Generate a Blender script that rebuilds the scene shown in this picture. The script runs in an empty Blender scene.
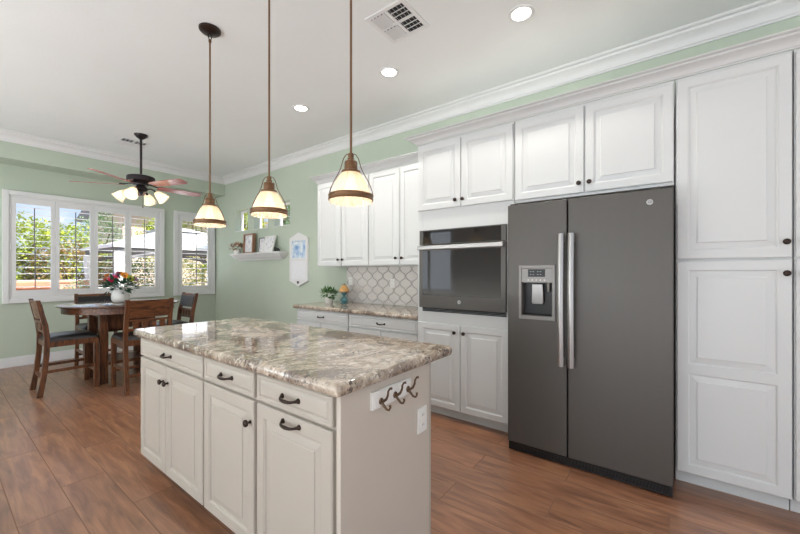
import bpy, bmesh, math, random
from mathutils import Vector, Matrix
random.seed(7)
C = bpy.context.scene.collection
SC = bpy.context.scene
PI = math.pi

# ------------------------------------------------------------------ camera, world, light, exposure
cam_d = bpy.data.cameras.new('camera')
cam = bpy.data.objects.new('camera', cam_d); C.objects.link(cam)
cam_d.sensor_width = 36.0
cam_d.lens = 355.17 * 36.0 / 800.0
cam_d.shift_y = 5.2 / 800.0
cam_d.clip_start = 0.05; cam_d.clip_end = 300
YAW = math.radians(36.95)
cam.location = (0, 0, 1.284)
cam.rotation_euler = (math.radians(90), 0, YAW - math.radians(90))
SC.camera = cam

SC.view_settings.view_transform = 'Standard'
SC.view_settings.look = 'None'
SC.view_settings.gamma = 1.0
SC.view_settings.use_curve_mapping = False
SC.view_settings.exposure = 0.0

world = bpy.data.worlds.new('world'); SC.world = world
world.use_nodes = True
wn = world.node_tree.nodes; wl = world.node_tree.links
wn.clear()
w_out = wn.new('ShaderNodeOutputWorld'); w_bg = wn.new('ShaderNodeBackground')
w_ramp = wn.new('ShaderNodeValToRGB'); w_tc = wn.new('ShaderNodeTexCoord'); w_sep = wn.new('ShaderNodeSeparateXYZ')
w_noise = wn.new('ShaderNodeTexNoise'); w_mix = wn.new('ShaderNodeMix'); w_mix.data_type = 'RGBA'
w_ramp.color_ramp.elements[0].position = 0.0; w_ramp.color_ramp.elements[0].color = (0.62, 0.76, 0.95, 1)
w_ramp.color_ramp.elements[1].position = 0.55; w_ramp.color_ramp.elements[1].color = (0.30, 0.52, 0.95, 1)
w_noise.inputs['Scale'].default_value = 2.6; w_noise.inputs['Detail'].default_value = 5
w_cl = wn.new('ShaderNodeMapRange'); w_cl.inputs[1].default_value = 0.50; w_cl.inputs[2].default_value = 0.68
wl.new(w_tc.outputs['Generated'], w_sep.inputs[0]); wl.new(w_sep.outputs['Z'], w_ramp.inputs[0])
wl.new(w_tc.outputs['Generated'], w_noise.inputs['Vector']); wl.new(w_noise.outputs['Fac'], w_cl.inputs[0])
wl.new(w_cl.outputs[0], w_mix.inputs[0]); wl.new(w_ramp.outputs[0], w_mix.inputs[6]); w_mix.inputs[7].default_value = (1, 1, 1, 1)
wl.new(w_mix.outputs[2], w_bg.inputs[0]); w_bg.inputs[1].default_value = 1.15
wl.new(w_bg.outputs[0], w_out.inputs[0])

def light(name, kind, loc, energy, color=(1, 1, 1), rot=(0, 0, 0), **kw):
    d = bpy.data.lights.new(name, kind); d.energy = energy; d.color = color
    for k, v in kw.items(): setattr(d, k, v)
    o = bpy.data.objects.new(name, d); o.location = loc; o.rotation_euler = rot
    C.objects.link(o); return o

light('sun', 'SUN', (0, -5, 12), 9.0, (1.0, 0.95, 0.86), (math.radians(44), 0, math.radians(10)), angle=0.01)
# side window daylight, plus added fill lamps at unseen openings and low ones aimed up
light('fill_rear', 'AREA', (-0.6, -3.42, 1.45), 22, (0.93, 0.97, 1.0), (math.radians(90), 0, 0), shape='RECTANGLE', size=4.6, size_y=2.3)  # added area lamp at an unseen rear opening, in place of daylight
light('ceiling_fill_rear', 'AREA', (-0.6, -3.05, 0.45), 28, (0.96, 0.98, 1.0), (math.radians(162), 0, 0), shape='RECTANGLE', size=4.6, size_y=0.9)  # added lamp inside the rear wall, aimed up to brighten the ceiling
light('fill_left', 'AREA', (-3.42, 1.0, 1.45), 38, (0.90, 0.95, 1.0), (math.radians(90), 0, math.radians(-90)), shape='RECTANGLE', size=3.8, size_y=2.3)  # area lamp added at the unseen left opening as soft fill
light('ceiling_fill_left', 'AREA', (-3.05, 0.9, 0.45), 92, (0.94, 0.97, 1.0), (math.radians(162), 0, math.radians(-90)), shape='RECTANGLE', size=3.8, size_y=0.9)  # added up-light just inside the left wall, for a brighter ceiling
light('daylight_side_window', 'AREA', (-3.80, 5.6, 1.62), 45, (0.86, 0.93, 1.0), (math.radians(90), 0, math.radians(-90)), shape='RECTANGLE', size=1.5, size_y=1.7)
light('nook_fill', 'AREA', (1.7, 8.6, 0.0), 260, (0.96, 0.98, 1.0), (math.radians(125), 0, math.radians(180)), shape='RECTANGLE', size=4.4, size_y=1.3)  # lamp added outside below the sill to lighten soffit and nook ceiling
light('ceiling_fill_side', 'AREA', (-3.05, 4.2, 0.45), 150, (0.94, 0.97, 1.0), (math.radians(179), 0, math.radians(-90)), shape='RECTANGLE', size=3.4, size_y=0.9)  # added upward fill by the left wall for the far ceiling

# ------------------------------------------------------------------ materials
def lin(r, g, b):
    f = lambda c: (c / 255 / 12.92) if c / 255 <= 0.04045 else ((c / 255 + 0.055) / 1.055) ** 2.4
    return (f(r), f(g), f(b), 1)

def new_mat(name):
    m = bpy.data.materials.new(name); m.use_nodes = True
    nt = m.node_tree; b = nt.nodes['Principled BSDF']
    return m, nt, b

def mat(name, col, rough=0.5, metal=0.0, spec=0.5, var=0.03, vscale=8.0, bump=0.0, bscale=120.0, coat=0.0, stretch=(1, 1, 1), emit=None, estr=0.0, aniso=0.0):
    """principled with a little procedural variation and optional bump"""
    m, nt, b = new_mat(name)
    L = nt.links
    b.inputs['Roughness'].default_value = rough; b.inputs['Metallic'].default_value = metal
    b.inputs['Specular IOR Level'].default_value = spec
    b.inputs['Coat Weight'].default_value = coat; b.inputs['Coat Roughness'].default_value = 0.08
    tc = nt.nodes.new('ShaderNodeTexCoord'); mp = nt.nodes.new('ShaderNodeMapping')
    mp.inputs['Scale'].default_value = stretch
    L.new(tc.outputs['Object'], mp.inputs[0])
    n = nt.nodes.new('ShaderNodeTexNoise'); n.inputs['Scale'].default_value = vscale; n.inputs['Detail'].default_value = 4
    L.new(mp.outputs[0], n.inputs['Vector'])
    mx = nt.nodes.new('ShaderNodeMix'); mx.data_type = 'RGBA'
    mx.inputs[6].default_value = tuple(c * (1 - var) for c in col[:3]) + (1,)
    mx.inputs[7].default_value = tuple(min(1, c * (1 + var)) for c in col[:3]) + (1,)
    L.new(n.outputs['Fac'], mx.inputs[0]); L.new(mx.outputs[2], b.inputs['Base Color'])
    if bump:
        n2 = nt.nodes.new('ShaderNodeTexNoise'); n2.inputs['Scale'].default_value = bscale; n2.inputs['Detail'].default_value = 3
        L.new(mp.outputs[0], n2.inputs['Vector'])
        bp = nt.nodes.new('ShaderNodeBump'); bp.inputs['Strength'].default_value = bump; bp.inputs['Distance'].default_value = 0.004
        L.new(n2.outputs['Fac'], bp.inputs['Height']); L.new(bp.outputs[0], b.inputs['Normal'])
    if emit:
        b.inputs['Emission Color'].default_value = emit; b.inputs['Emission Strength'].default_value = estr
    return m

def wood(name, dark, light_, axis=2, rough=0.35, scale=9.0):
    m, nt, b = new_mat(name); L = nt.links
    tc = nt.nodes.new('ShaderNodeTexCoord'); mp = nt.nodes.new('ShaderNodeMapping')
    s = [6, 6, 6]; s[axis] = 0.8; mp.inputs['Scale'].default_value = s
    L.new(tc.outputs['Object'], mp.inputs[0])
    n = nt.nodes.new('ShaderNodeTexNoise'); n.inputs['Scale'].default_value = scale; n.inputs['Detail'].default_value = 6; n.inputs['Distortion'].default_value = 0.8
    L.new(mp.outputs[0], n.inputs['Vector'])
    r = nt.nodes.new('ShaderNodeValToRGB')
    r.color_ramp.elements[0].position = 0.3; r.color_ramp.elements[0].color = dark
    r.color_ramp.elements[1].position = 0.72; r.color_ramp.elements[1].color = light_
    L.new(n.outputs['Fac'], r.inputs[0]); L.new(r.outputs[0], b.inputs['Base Color'])
    b.inputs['Roughness'].default_value = rough
    return m

M = {}
M['white'] = mat('white_cabinet_paint', lin(209, 211, 210), 0.34, var=0.012)
M['trim'] = mat('white_trim_paint', lin(227, 227, 226), 0.4, var=0.01)
M['ceiling'] = mat('ceiling_paint', lin(235, 237, 236), 0.9, spec=0.2, var=0.02, vscale=3, bump=0.25, bscale=60)
M['green'] = mat('sage_green_paint', lin(190, 201, 184), 0.75, spec=0.3, var=0.03, vscale=3, bump=0.2, bscale=90)
M['backwall'] = mat('back_room_paint', lin(196, 194, 186), 0.8, spec=0.3, var=0.02)
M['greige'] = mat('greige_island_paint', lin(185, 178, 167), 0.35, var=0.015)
M['greige_lit'] = mat('greige_lit_end_panel', lin(202, 193, 181), 0.45, var=0.03, vscale=5)  # same greige as the doors, raised to paint in missing light
M['toe_dark'] = mat('dark_toe_kick', lin(120, 112, 102), 0.6)  # darker tone for the island toe kicks
M['slate'] = mat('slate_appliance_steel', lin(88, 85, 81), 0.42, metal=0.5, var=0.03, vscale=30, stretch=(1, 1, 0.02))
M['steel'] = mat('brushed_steel', lin(172, 170, 168), 0.36, metal=0.9, var=0.03, vscale=40, stretch=(1, 1, 0.05))
M['steel_dull'] = mat('dull_grey_steel', lin(132, 129, 125), 0.42, metal=0.6)
M['black'] = mat('black_plastic', lin(22, 21, 21), 0.4)
M['cavity'] = mat('dark_grey_plastic', lin(88, 84, 80), 0.45)
M['blackglass'] = mat('black_oven_glass', lin(34, 31, 30), 0.03, spec=0.28, coat=0.03)
M['bronze'] = mat('oil_rubbed_bronze', lin(58, 46, 40), 0.32, metal=0.7, var=0.15)
M['brass'] = mat('aged_bronze_pendant_metal', lin(116, 86, 60), 0.36, metal=0.6, var=0.15)
M['fanmetal'] = mat('dark_bronze_fan_metal', lin(52, 46, 48), 0.3, metal=0.6)
M['hookmetal'] = mat('nickel_hook_metal', lin(112, 92, 74), 0.28, metal=0.85)
M['leather'] = mat('black_leather', lin(34, 33, 34), 0.3, var=0.1, bump=0.1, bscale=200)
M['chairwood'] = wood('dark_stained_wood', lin(44, 26, 17), lin(124, 76, 45), 2, 0.33)
M['chairwood_y'] = wood('dark_stained_wood_crosswise', lin(48, 28, 18), lin(130, 80, 47), 1, 0.33)
M['tabletop'] = wood('table_top_wood', lin(58, 34, 24), lin(104, 66, 44), 0, 0.16)
M['tabletop'].node_tree.nodes['Principled BSDF'].inputs['Coat Weight'].default_value = 1.0
M['tabletop'].node_tree.nodes['Principled BSDF'].inputs['Coat Roughness'].default_value = 0.12
M['blade'] = wood('cherry_fan_blade_wood', lin(140, 66, 64), lin(200, 124, 116), 0, 0.25)
M['ceramic'] = mat('white_ceramic', lin(232, 230, 224), 0.2, coat=0.4, var=0.04, vscale=20)
M['plastic_white'] = mat('white_plastic', lin(236, 235, 230), 0.35)
M['porcelain_tile'] = mat('glazed_tile', lin(222, 217, 212), 0.12, coat=0.5, var=0.07, vscale=6)
M['grout'] = mat('grey_grout', lin(150, 146, 142), 0.85)
M['leaf'] = mat('green_leaf', lin(68, 112, 52), 0.45, var=0.35, vscale=14)
M['leaf_dark'] = mat('dark_green_leaf', lin(40, 82, 58), 0.45, var=0.35, vscale=14)
M['stem'] = mat('green_stem', lin(80, 110, 60), 0.5)
M['paper'] = mat('white_print_paper', lin(232, 232, 234), 0.5, var=0.05, vscale=30)
M['oak'] = mat('brown_frame_wood', lin(150, 112, 86), 0.45, var=0.12)
M['greyframe'] = mat('grey_frame', lin(120, 118, 118), 0.4)
M['dried'] = mat('dried_flower', lin(168, 138, 112), 0.8, var=0.35, vscale=60)
M['turq'] = mat('turquoise_glaze', lin(72, 118, 124), 0.15, coat=0.5, var=0.3, vscale=30)
M['orange_shade'] = mat('amber_shade', lin(228, 178, 112), 0.5, var=0.25, vscale=25)
M['dark_deco'] = mat('dark_figurine', lin(46, 46, 44), 0.5)
M['trunk'] = mat('tree_bark', lin(104, 84, 66), 0.9, var=0.25)
M['terracotta'] = mat('terracotta', lin(206, 142, 112), 0.85, var=0.12)
M['stucco'] = mat('pink_stucco', lin(222, 170, 146), 0.9, var=0.06)
M['patio'] = mat('patio_concrete', lin(196, 184, 170), 0.9, var=0.08)
M['canvas'] = mat('white_canvas', lin(240, 240, 240), 0.8, var=0.03)
M['gazebo_dark'] = mat('grey_gazebo_frame', lin(112, 112, 118), 0.6)
M['roof'] = mat('grey_roof_tile', lin(120, 114, 116), 0.85, var=0.15, vscale=12)
M['house'] = mat('tan_house_stucco', lin(214, 196, 176), 0.9, var=0.04)
M['lamp'] = mat('recessed_lamp_lens', lin(255, 252, 246), 0.5, emit=(1, 0.97, 0.92, 1), estr=9.0)
M['bulb'] = mat('warm_bulb', lin(255, 230, 190), 0.5, emit=(1, 0.86, 0.64, 1), estr=3.0)
M['display'] = mat('display_segments', lin(60, 66, 64), 0.4, emit=(0.6, 0.8, 0.75, 1), estr=0.25)
for nm, c in (('orange', (232, 150, 38)), ('pink', (206, 30, 84)), ('lilac', (186, 128, 188)), ('coral', (226, 118, 82)), ('crimson', (168, 66, 84)), ('lime', (168, 182, 70)), ('purple', (104, 72, 124))):
    M['petal_' + nm] = mat('petal_' + nm, lin(*c), 0.55, var=0.15, vscale=50)
for nm, c in (('lime', (176, 190, 66)), ('olive', (118, 136, 52)), ('deep', (64, 92, 46)), ('tan', (176, 150, 104)), ('sage', (136, 164, 120))):
    M['foliage_' + nm] = mat('foliage_' + nm, lin(*c), 0.7, var=0.5, vscale=3.0)

def make_glass():
    m, nt, b = new_mat('window_glass'); L = nt.links
    nt.nodes.remove(b)
    t = nt.nodes.new('ShaderNodeBsdfTransparent'); g = nt.nodes.new('ShaderNodeBsdfGlossy'); g.inputs['Roughness'].default_value = 0.0
    lw = nt.nodes.new('ShaderNodeLayerWeight'); lw.inputs[0].default_value = 0.5
    pw = nt.nodes.new('ShaderNodeMath'); pw.operation = 'POWER'; L.new(lw.outputs['Facing'], pw.inputs[0]); pw.inputs[1].default_value = 5.0
    f = nt.nodes.new('ShaderNodeMath'); f.operation = 'MULTIPLY_ADD'; L.new(pw.outputs[0], f.inputs[0]); f.inputs[1].default_value = 0.6; f.inputs[2].default_value = 0.02
    mx = nt.nodes.new('ShaderNodeMixShader')
    L.new(f.outputs[0], mx.inputs[0]); L.new(t.outputs[0], mx.inputs[1]); L.new(g.outputs[0], mx.inputs[2])
    L.new(mx.outputs[0], nt.nodes['Material Output'].inputs[0])
    return m
M['glass'] = make_glass()

def make_shade(name, col, tr=0.3):
    m, nt, b = new_mat(name); L = nt.links
    b.inputs['Base Color'].default_value = col; b.inputs['Roughness'].default_value = 0.12
    t = nt.nodes.new('ShaderNodeBsdfTransparent'); t.inputs[0].default_value = (1, 0.95, 0.86, 1)
    tl = nt.nodes.new('ShaderNodeBsdfTranslucent'); tl.inputs[0].default_value = col
    m1 = nt.nodes.new('ShaderNodeMixShader'); m1.inputs[0].default_value = 0.5
    m2 = nt.nodes.new('ShaderNodeMixShader'); m2.inputs[0].default_value = tr
    n = nt.nodes.new('ShaderNodeTexNoise'); n.inputs['Scale'].default_value = 5; 
    L.new(b.outputs[0], m1.inputs[1]); L.new(tl.outputs[0], m1.inputs[2])
    L.new(m1.outputs[0], m2.inputs[1]); L.new(t.outputs[0], m2.inputs[2])
    L.new(m2.outputs[0], nt.nodes['Material Output'].inputs[0])
    return m
M['shade'] = make_shade('ribbed_pendant_glass', lin(252, 244, 230), 0.42)
M['frost'] = make_shade('frosted_fan_glass', lin(255, 248, 236), 0.05)

def make_floor():
    m, nt, b = new_mat('wood_look_tile'); L = nt.links; N = nt.nodes.new
    def math_(op, a, b_=None, c=None):
        n = N('ShaderNodeMath'); n.operation = op
        for i, v in enumerate((a, b_, c)):
            if v is None: continue
            if isinstance(v, (int, float)): n.inputs[i].default_value = v
            else: L.new(v, n.inputs[i])
        return n.outputs[0]
    tc = N('ShaderNodeTexCoord'); sp = N('ShaderNodeSeparateXYZ'); L.new(tc.outputs['Object'], sp.inputs[0])
    W, LEN = 0.2087, 1.03
    xs = math_('DIVIDE', math_('SUBTRACT', sp.outputs['X'], 0.478), W)
    row = math_('FLOOR', xs); fx = math_('FRACT', xs)
    off = math_('MULTIPLY', row, 0.505)
    off = math_('SUBTRACT', off, math_('MULTIPLY', math_('ADD', math_('LESS_THAN', row, -0.5), math_('GREATER_THAN', row, 4.5)), 0.223))
    ys = math_('ADD', math_('DIVIDE', math_('SUBTRACT', sp.outputs['Y'], 2.89), LEN), off)
    col = math_('FLOOR', ys); fy = math_('FRACT', ys)
    ex = math_('MULTIPLY', math_('MINIMUM', fx, math_('SUBTRACT', 1.0, fx)), W)
    ey = math_('MULTIPLY', math_('MINIMUM', fy, math_('SUBTRACT', 1.0, fy)), LEN)
    e = math_('MINIMUM', ex, ey)
    g = N('ShaderNodeMapRange'); g.inputs[1].default_value = 0.0018; g.inputs[2].default_value = 0.0030; g.inputs[3].default_value = 1; g.inputs[4].default_value = 0
    L.new(e, g.inputs[0])
    cmb = N('ShaderNodeCombineXYZ'); L.new(row, cmb.inputs[0]); L.new(col, cmb.inputs[1])
    wn2 = N('ShaderNodeTexWhiteNoise'); wn2.noise_dimensions = '2D'; L.new(cmb.outputs[0], wn2.inputs['Vector'])
    # grain
    mp = N('ShaderNodeMapping'); mp.inputs['Scale'].default_value = (9, 1.1, 1); L.new(tc.outputs['Object'], mp.inputs[0])
    addv = N('ShaderNodeVectorMath'); addv.operation = 'MULTIPLY_ADD'
    L.new(wn2.outputs['Color'], addv.inputs[0]); addv.inputs[1].default_value = (7, 7, 7); L.new(mp.outputs[0], addv.inputs[2])
    n1 = N('ShaderNodeTexNoise'); n1.inputs['Scale'].default_value = 2.6; n1.inputs['Detail'].default_value = 7; n1.inputs['Distortion'].default_value = 0.9
    L.new(addv.outputs[0], n1.inputs['Vector'])
    n2 = N('ShaderNodeTexNoise'); n2.inputs['Scale'].default_value = 16; n2.inputs['Detail'].default_value = 3
    L.new(addv.outputs[0], n2.inputs['Vector'])
    n3 = N('ShaderNodeTexNoise'); n3.inputs['Scale'].default_value = 11; n3.inputs['Detail'].default_value = 3
    mp3 = N('ShaderNodeMapping'); mp3.inputs['Scale'].default_value = (1.6, .45, 1); L.new(addv.outputs[0], mp3.inputs[0]); L.new(mp3.outputs[0], n3.inputs['Vector'])
    f = math_('ADD', math_('MULTIPLY', n1.outputs['Fac'], 0.75), math_('MULTIPLY', n3.outputs['Fac'], 0.25))
    r = N('ShaderNodeValToRGB'); cr = r.color_ramp
    cr.elements[0].position = 0.30; cr.elements[0].color = lin(100, 63, 44)
    cr.elements[1].position = 0.72; cr.elements[1].color = lin(178, 128, 92)
    k = cr.elements.new(0.5); k.color = lin(142, 97, 70)
    L.new(f, r.inputs[0])
    hsv = N('ShaderNodeHueSaturation'); L.new(r.outputs[0], hsv.inputs['Color'])
    vv = math_('ADD', 0.9, math_('MULTIPLY', wn2.outputs['Value'], 0.22)); L.new(vv, hsv.inputs['Value'])
    mx = N('ShaderNodeMix'); mx.data_type = 'RGBA'; L.new(g.outputs[0], mx.inputs[0]); L.new(hsv.outputs[0], mx.inputs[6]); mx.inputs[7].default_value = lin(134, 104, 86)
    L.new(mx.outputs[2], b.inputs['Base Color'])
    L.new(math_('ADD', 0.30, math_('MULTIPLY', g.outputs[0], 0.6)), b.inputs['Roughness'])
    L.new(math_('SUBTRACT', 1.0, math_('MULTIPLY', g.outputs[0], 0.9)), b.inputs['Specular IOR Level'])
    b.inputs['Coat Weight'].default_value = 0.5; b.inputs['Coat Roughness'].default_value = 0.42
    h = math_('SUBTRACT', 1.0, g.outputs[0])
    bp = N('ShaderNodeBump'); bp.inputs['Strength'].default_value = 0.35; bp.inputs['Distance'].default_value = 0.0015
    L.new(h, bp.inputs['Height']); L.new(bp.outputs[0], b.inputs['Normal'])
    return m
M['floor'] = make_floor()

def make_granite():
    m, nt, b = new_mat('polished_granite'); L = nt.links; N = nt.nodes.new
    tc = N('ShaderNodeTexCoord'); mp = N('ShaderNodeMapping'); mp.inputs['Rotation'].default_value = (0, 0, math.radians(24)); mp.inputs['Scale'].default_value = (1.0, 1.45, 1.0)
    L.new(tc.outputs['Object'], mp.inputs[0])
    def noise(sc, det, rough=.55, dist=0.0, vec=None):
        n = N('ShaderNodeTexNoise'); n.inputs['Scale'].default_value = sc; n.inputs['Detail'].default_value = det
        n.inputs['Roughness'].default_value = rough; n.inputs['Distortion'].default_value = dist
        L.new(vec or tc.outputs['Object'], n.inputs['Vector']); return n.outputs['Fac']
    def ramp(fac, pts):
        r = N('ShaderNodeValToRGB'); cr = r.color_ramp
        cr.elements[0].position = pts[0][0]; cr.elements[0].color = lin(*pts[0][1]); cr.elements[1].position = pts[-1][0]; cr.elements[1].color = lin(*pts[-1][1])
        for p, c in pts[1:-1]: k = cr.elements.new(p); k.color = lin(*c)
        L.new(fac, r.inputs[0]); return r.outputs[0]
    def rng(fac, a, c, t=1.0):
        r = N('ShaderNodeMapRange'); r.inputs[1].default_value = a; r.inputs[2].default_value = c; r.inputs[4].default_value = t; L.new(fac, r.inputs[0]); return r.outputs[0]
    def mix(f, a, c):
        x = N('ShaderNodeMix'); x.data_type = 'RGBA'; L.new(f, x.inputs[0]); L.new(a, x.inputs[6])
        if isinstance(c, tuple): x.inputs[7].default_value = c
        else: L.new(c, x.inputs[7])
        return x.outputs[2]
    def mul(a, c):
        x = N('ShaderNodeMath'); x.operation = 'MULTIPLY'; L.new(a, x.inputs[0]); L.new(c, x.inputs[1]); return x.outputs[0]
    big = noise(2.1, 6, .6, .9, mp.outputs[0])
    base = ramp(big, [(0.36, (100, 90, 83)), (0.45, (146, 131, 116)), (0.52, (196, 183, 166)), (0.59, (152, 135, 116)), (0.70, (206, 195, 180))])
    mid = noise(17, 6, .68, .3)
    base = mix(rng(mid, .50, .62, .75), base, ramp(noise(6, 3), [(.35, (112, 98, 88)), (.65, (150, 130, 108))]))
    base = mix(rng(noise(26, 5, .65), .56, .66, .8), base, lin(232, 222, 206))
    dark = mul(rng(noise(60, 4, .7), .50, .60), rng(noise(8, 4, .6, .5), .42, .56, .9))
    base = mix(dark, base, lin(78, 70, 68))
    L.new(base, b.inputs['Base Color'])
    b.inputs['Roughness'].default_value = 0.06
    b.inputs['Specular IOR Level'].default_value = 0.75
    return m
M['granite'] = make_granite()

def make_picture(name, cols, scale):
    m, nt, b = new_mat(name); L = nt.links; N = nt.nodes.new
    tc = N('ShaderNodeTexCoord'); n = N('ShaderNodeTexNoise'); n.inputs['Scale'].default_value = scale; n.inputs['Detail'].default_value = 3
    L.new(tc.outputs['Object'], n.inputs['Vector'])
    r = N('ShaderNodeValToRGB'); r.color_ramp.elements[0].position = 0.35; r.color_ramp.elements[1].position = 0.65
    r.color_ramp.elements[0].color = lin(*cols[0]); r.color_ramp.elements[1].color = lin(*cols[-1])
    for i, c in enumerate(cols[1:-1]):
        k = r.color_ramp.elements.new(0.35 + 0.3 * (i + 1) / (len(cols) - 1)); k.color = lin(*c)
    L.new(n.outputs['Fac'], r.inputs[0]); L.new(r.outputs[0], b.inputs['Base Color']); b.inputs['Roughness'].default_value = 0.3
    return m
M['pic_blue'] = make_picture('pale_blue_picture', [(120, 158, 206), (186, 208, 228), (238, 240, 238)], 9)
M['pic_grey'] = make_picture('pale_sketch_print', [(196, 196, 204), (232, 232, 234), (244, 243, 240)], 22)

# ------------------------------------------------------------------ mesh helpers
ORG = {}
def _vadd(bm, pts, faces):
    vs = [bm.verts.new(p) for p in pts]
    for f in faces:
        try: bm.faces.new([vs[i] for i in f])
        except ValueError: pass
    return vs

def box(bm, x0, x1, y0, y1, z0, z1, mi=0):
    n0 = len(bm.faces)
    _vadd(bm, [(x0, y0, z0), (x1, y0, z0), (x1, y1, z0), (x0, y1, z0), (x0, y0, z1), (x1, y0, z1), (x1, y1, z1), (x0, y1, z1)],
          [(3, 2, 1, 0), (4, 5, 6, 7), (0, 1, 5, 4), (1, 2, 6, 5), (2, 3, 7, 6), (3, 0, 4, 7)])

def obox(bm, c, sx, sy, sz, mtx):
    pts = [mtx @ Vector((a * sx / 2, b * sy / 2, d * sz / 2)) + Vector(c) for a, b, d in
           ((-1, -1, -1), (1, -1, -1), (1, 1, -1), (-1, 1, -1), (-1, -1, 1), (1, -1, 1), (1, 1, 1), (-1, 1, 1))]
    _vadd(bm, pts, [(3, 2, 1, 0), (4, 5, 6, 7), (0, 1, 5, 4), (1, 2, 6, 5), (2, 3, 7, 6), (3, 0, 4, 7)])

def frame_of(d):
    d = Vector(d).normalized()
    a = Vector((0, 0, 1)) if abs(d.z) < 0.9 else Vector((1, 0, 0))
    u = d.cross(a).normalized(); v = d.cross(u).normalized()
    return u, v

def tube(bm, pts, r, n=10, cap=True, squash=None):
    """tube through points; r may be a list"""
    pts = [Vector(p) for p in pts]; k = len(pts)
    rs = r if isinstance(r, (list, tuple)) else [r] * k
    rings = []; u = None
    for i, p in enumerate(pts):
        d = (pts[min(i + 1, k - 1)] - pts[max(i - 1, 0)]).normalized()
        if u is None: u, v = frame_of(d)
        else:
            u = (u - d * u.dot(d)).normalized(); v = d.cross(u).normalized()
        ring = []
        for j in range(n):
            a = 2 * PI * j / n
            ring.append(bm.verts.new(p + u * math.cos(a) * rs[i] + v * math.sin(a) * rs[i] * (squash or 1)))
        rings.append(ring)
    for i in range(k - 1):
        for j in range(n):
            bm.faces.new((rings[i][j], rings[i][(j + 1) % n], rings[i + 1][(j + 1) % n], rings[i + 1][j]))
    if cap:
        bm.faces.new(rings[0][::-1]); bm.faces.new(rings[-1])

def lathe(bm, prof, c=(0, 0, 0), axis=(0, 0, 1), n=24, rib=None, sx=1.0, sy=1.0, close=False):
    """prof = [(radius, height)]; rib=(count, depth)"""
    c = Vector(c); ax = Vector(axis).normalized()
    if abs(ax.z) > 0.999: u, v = Vector((1, 0, 0)), Vector((0, 1, 0))
    else: u, v = frame_of(ax)
    rings = []
    for r, h in prof:
        if r < 1e-6: rings.append([bm.verts.new(c + ax * h)]); continue
        ring = []
        for j in range(n):
            a = 2 * PI * j / n
            rr = r * (1 + (rib[1] * math.cos(rib[0] * a) if rib else 0))
            ring.append(bm.verts.new(c + u * math.cos(a) * rr * sx + v * math.sin(a) * rr * sy + ax * h))
        rings.append(ring)
    for A, B in zip(rings, rings[1:]):
        if len(A) == 1 and len(B) == 1: continue
        for j in range(n):
            k = (j + 1) % n
            if len(A) == 1: bm.faces.new((A[0], B[j], B[k]))
            elif len(B) == 1: bm.faces.new((A[j], A[k], B[0]))
            else: bm.faces.new((A[j], A[k], B[k], B[j]))

def prism(bm, pts2, fn, d0, d1):
    """extrude a 2-D polygon; fn(a, b, d) -> xyz"""
    n = len(pts2)
    A = [bm.verts.new(fn(a, b, d0)) for a, b in pts2]; B = [bm.verts.new(fn(a, b, d1)) for a, b in pts2]
    bm.faces.new(A[::-1]); bm.faces.new(B)
    for i in range(n): bm.faces.new((A[i], A[(i + 1) % n], B[(i + 1) % n], B[i]))

def ring_panel(bm, x, y0, y1, z0, z1, t, rings):
    """door slab facing -X: back plane x, front x - t; rings = [(inset, depth below the front)]"""
    def rect(ins, xx):
        return [bm.verts.new((xx, y0 + ins, z0 + ins)), bm.verts.new((xx, y1 - ins, z0 + ins)),
                bm.verts.new((xx, y1 - ins, z1 - ins)), bm.verts.new((xx, y0 + ins, z1 - ins))]
    R = [rect(0, x)] + [rect(i, x - t + d) for i, d in rings]
    bm.faces.new(R[0])
    for A, B in zip(R, R[1:]):
        for j in range(4): bm.faces.new((A[j], A[(j + 1) % 4], B[(j + 1) % 4], B[j]))
    bm.faces.new(R[-1])

def hole_wall(bm, along, u0, u1, z0, z1, c0, c1, holes):
    """wall slab between c0 and c1 on the other axis, with rectangular holes (ua, ub, za, zb)"""
    us = sorted({u0, u1} | {h[0] for h in holes} | {h[1] for h in holes})
    zs = sorted({z0, z1} | {h[2] for h in holes} | {h[3] for h in holes})
    for a, b in zip(us, us[1:]):
        run = None
        for c, d in zip(zs, zs[1:]):
            mu, mz = (a + b) / 2, (c + d) / 2
            if any(h[0] < mu < h[1] and h[2] < mz < h[3] for h in holes): continue
            if along == 'x': box(bm, a, b, c0, c1, c, d)
            else: box(bm, c0, c1, a, b, c, d)

def obj(name, bm, m, parent=None, smooth=False, bevel=0.0, seg=2, angle=35, recalc=True):
    if recalc: bmesh.ops.recalc_face_normals(bm, faces=bm.faces)
    org = Vector((0, 0, 0))
    if parent is not None: org = ORG.get(parent.name, Vector((0, 0, 0)))
    if org.length: bmesh.ops.translate(bm, verts=bm.verts, vec=-org)
    me = bpy.data.meshes.new(name); bm.to_mesh(me); bm.free()
    for mm in (m if isinstance(m, (list, tuple)) else [m]): me.materials.append(mm)
    o = bpy.data.objects.new(name, me); C.objects.link(o)
    if parent is not None: o.parent = parent
    ORG[o.name] = org
    if smooth:
        for p in me.polygons: p.use_smooth = True
        try: me.set_sharp_from_angle(angle=math.radians(angle))
        except Exception: pass
    if bevel:
        b = o.modifiers.new('bevel', 'BEVEL'); b.width = bevel; b.segments = seg; b.limit_method = 'ANGLE'; b.angle_limit = math.radians(40)
    return o

def BM(): return bmesh.new()

def mk(name, m, parent=None, fn=None, **kw):
    bm = BM(); fn(bm); return obj(name, bm, m, parent, **kw)

def thing(name, label, cat, loc=(0, 0, 0), group=None):
    o = bpy.data.objects.new(name, None); C.objects.link(o)
    o.empty_display_size = 0.1
    o.location = loc; ORG[o.name] = Vector(loc)
    o['label'] = label; o['category'] = cat
    if group: o['group'] = group
    return o

def tag(o, label, cat, group=None):
    o['label'] = label; o['category'] = cat
    if group: o['group'] = group
    return o

def struct(o): o['kind'] = 'structure'; return o

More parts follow.
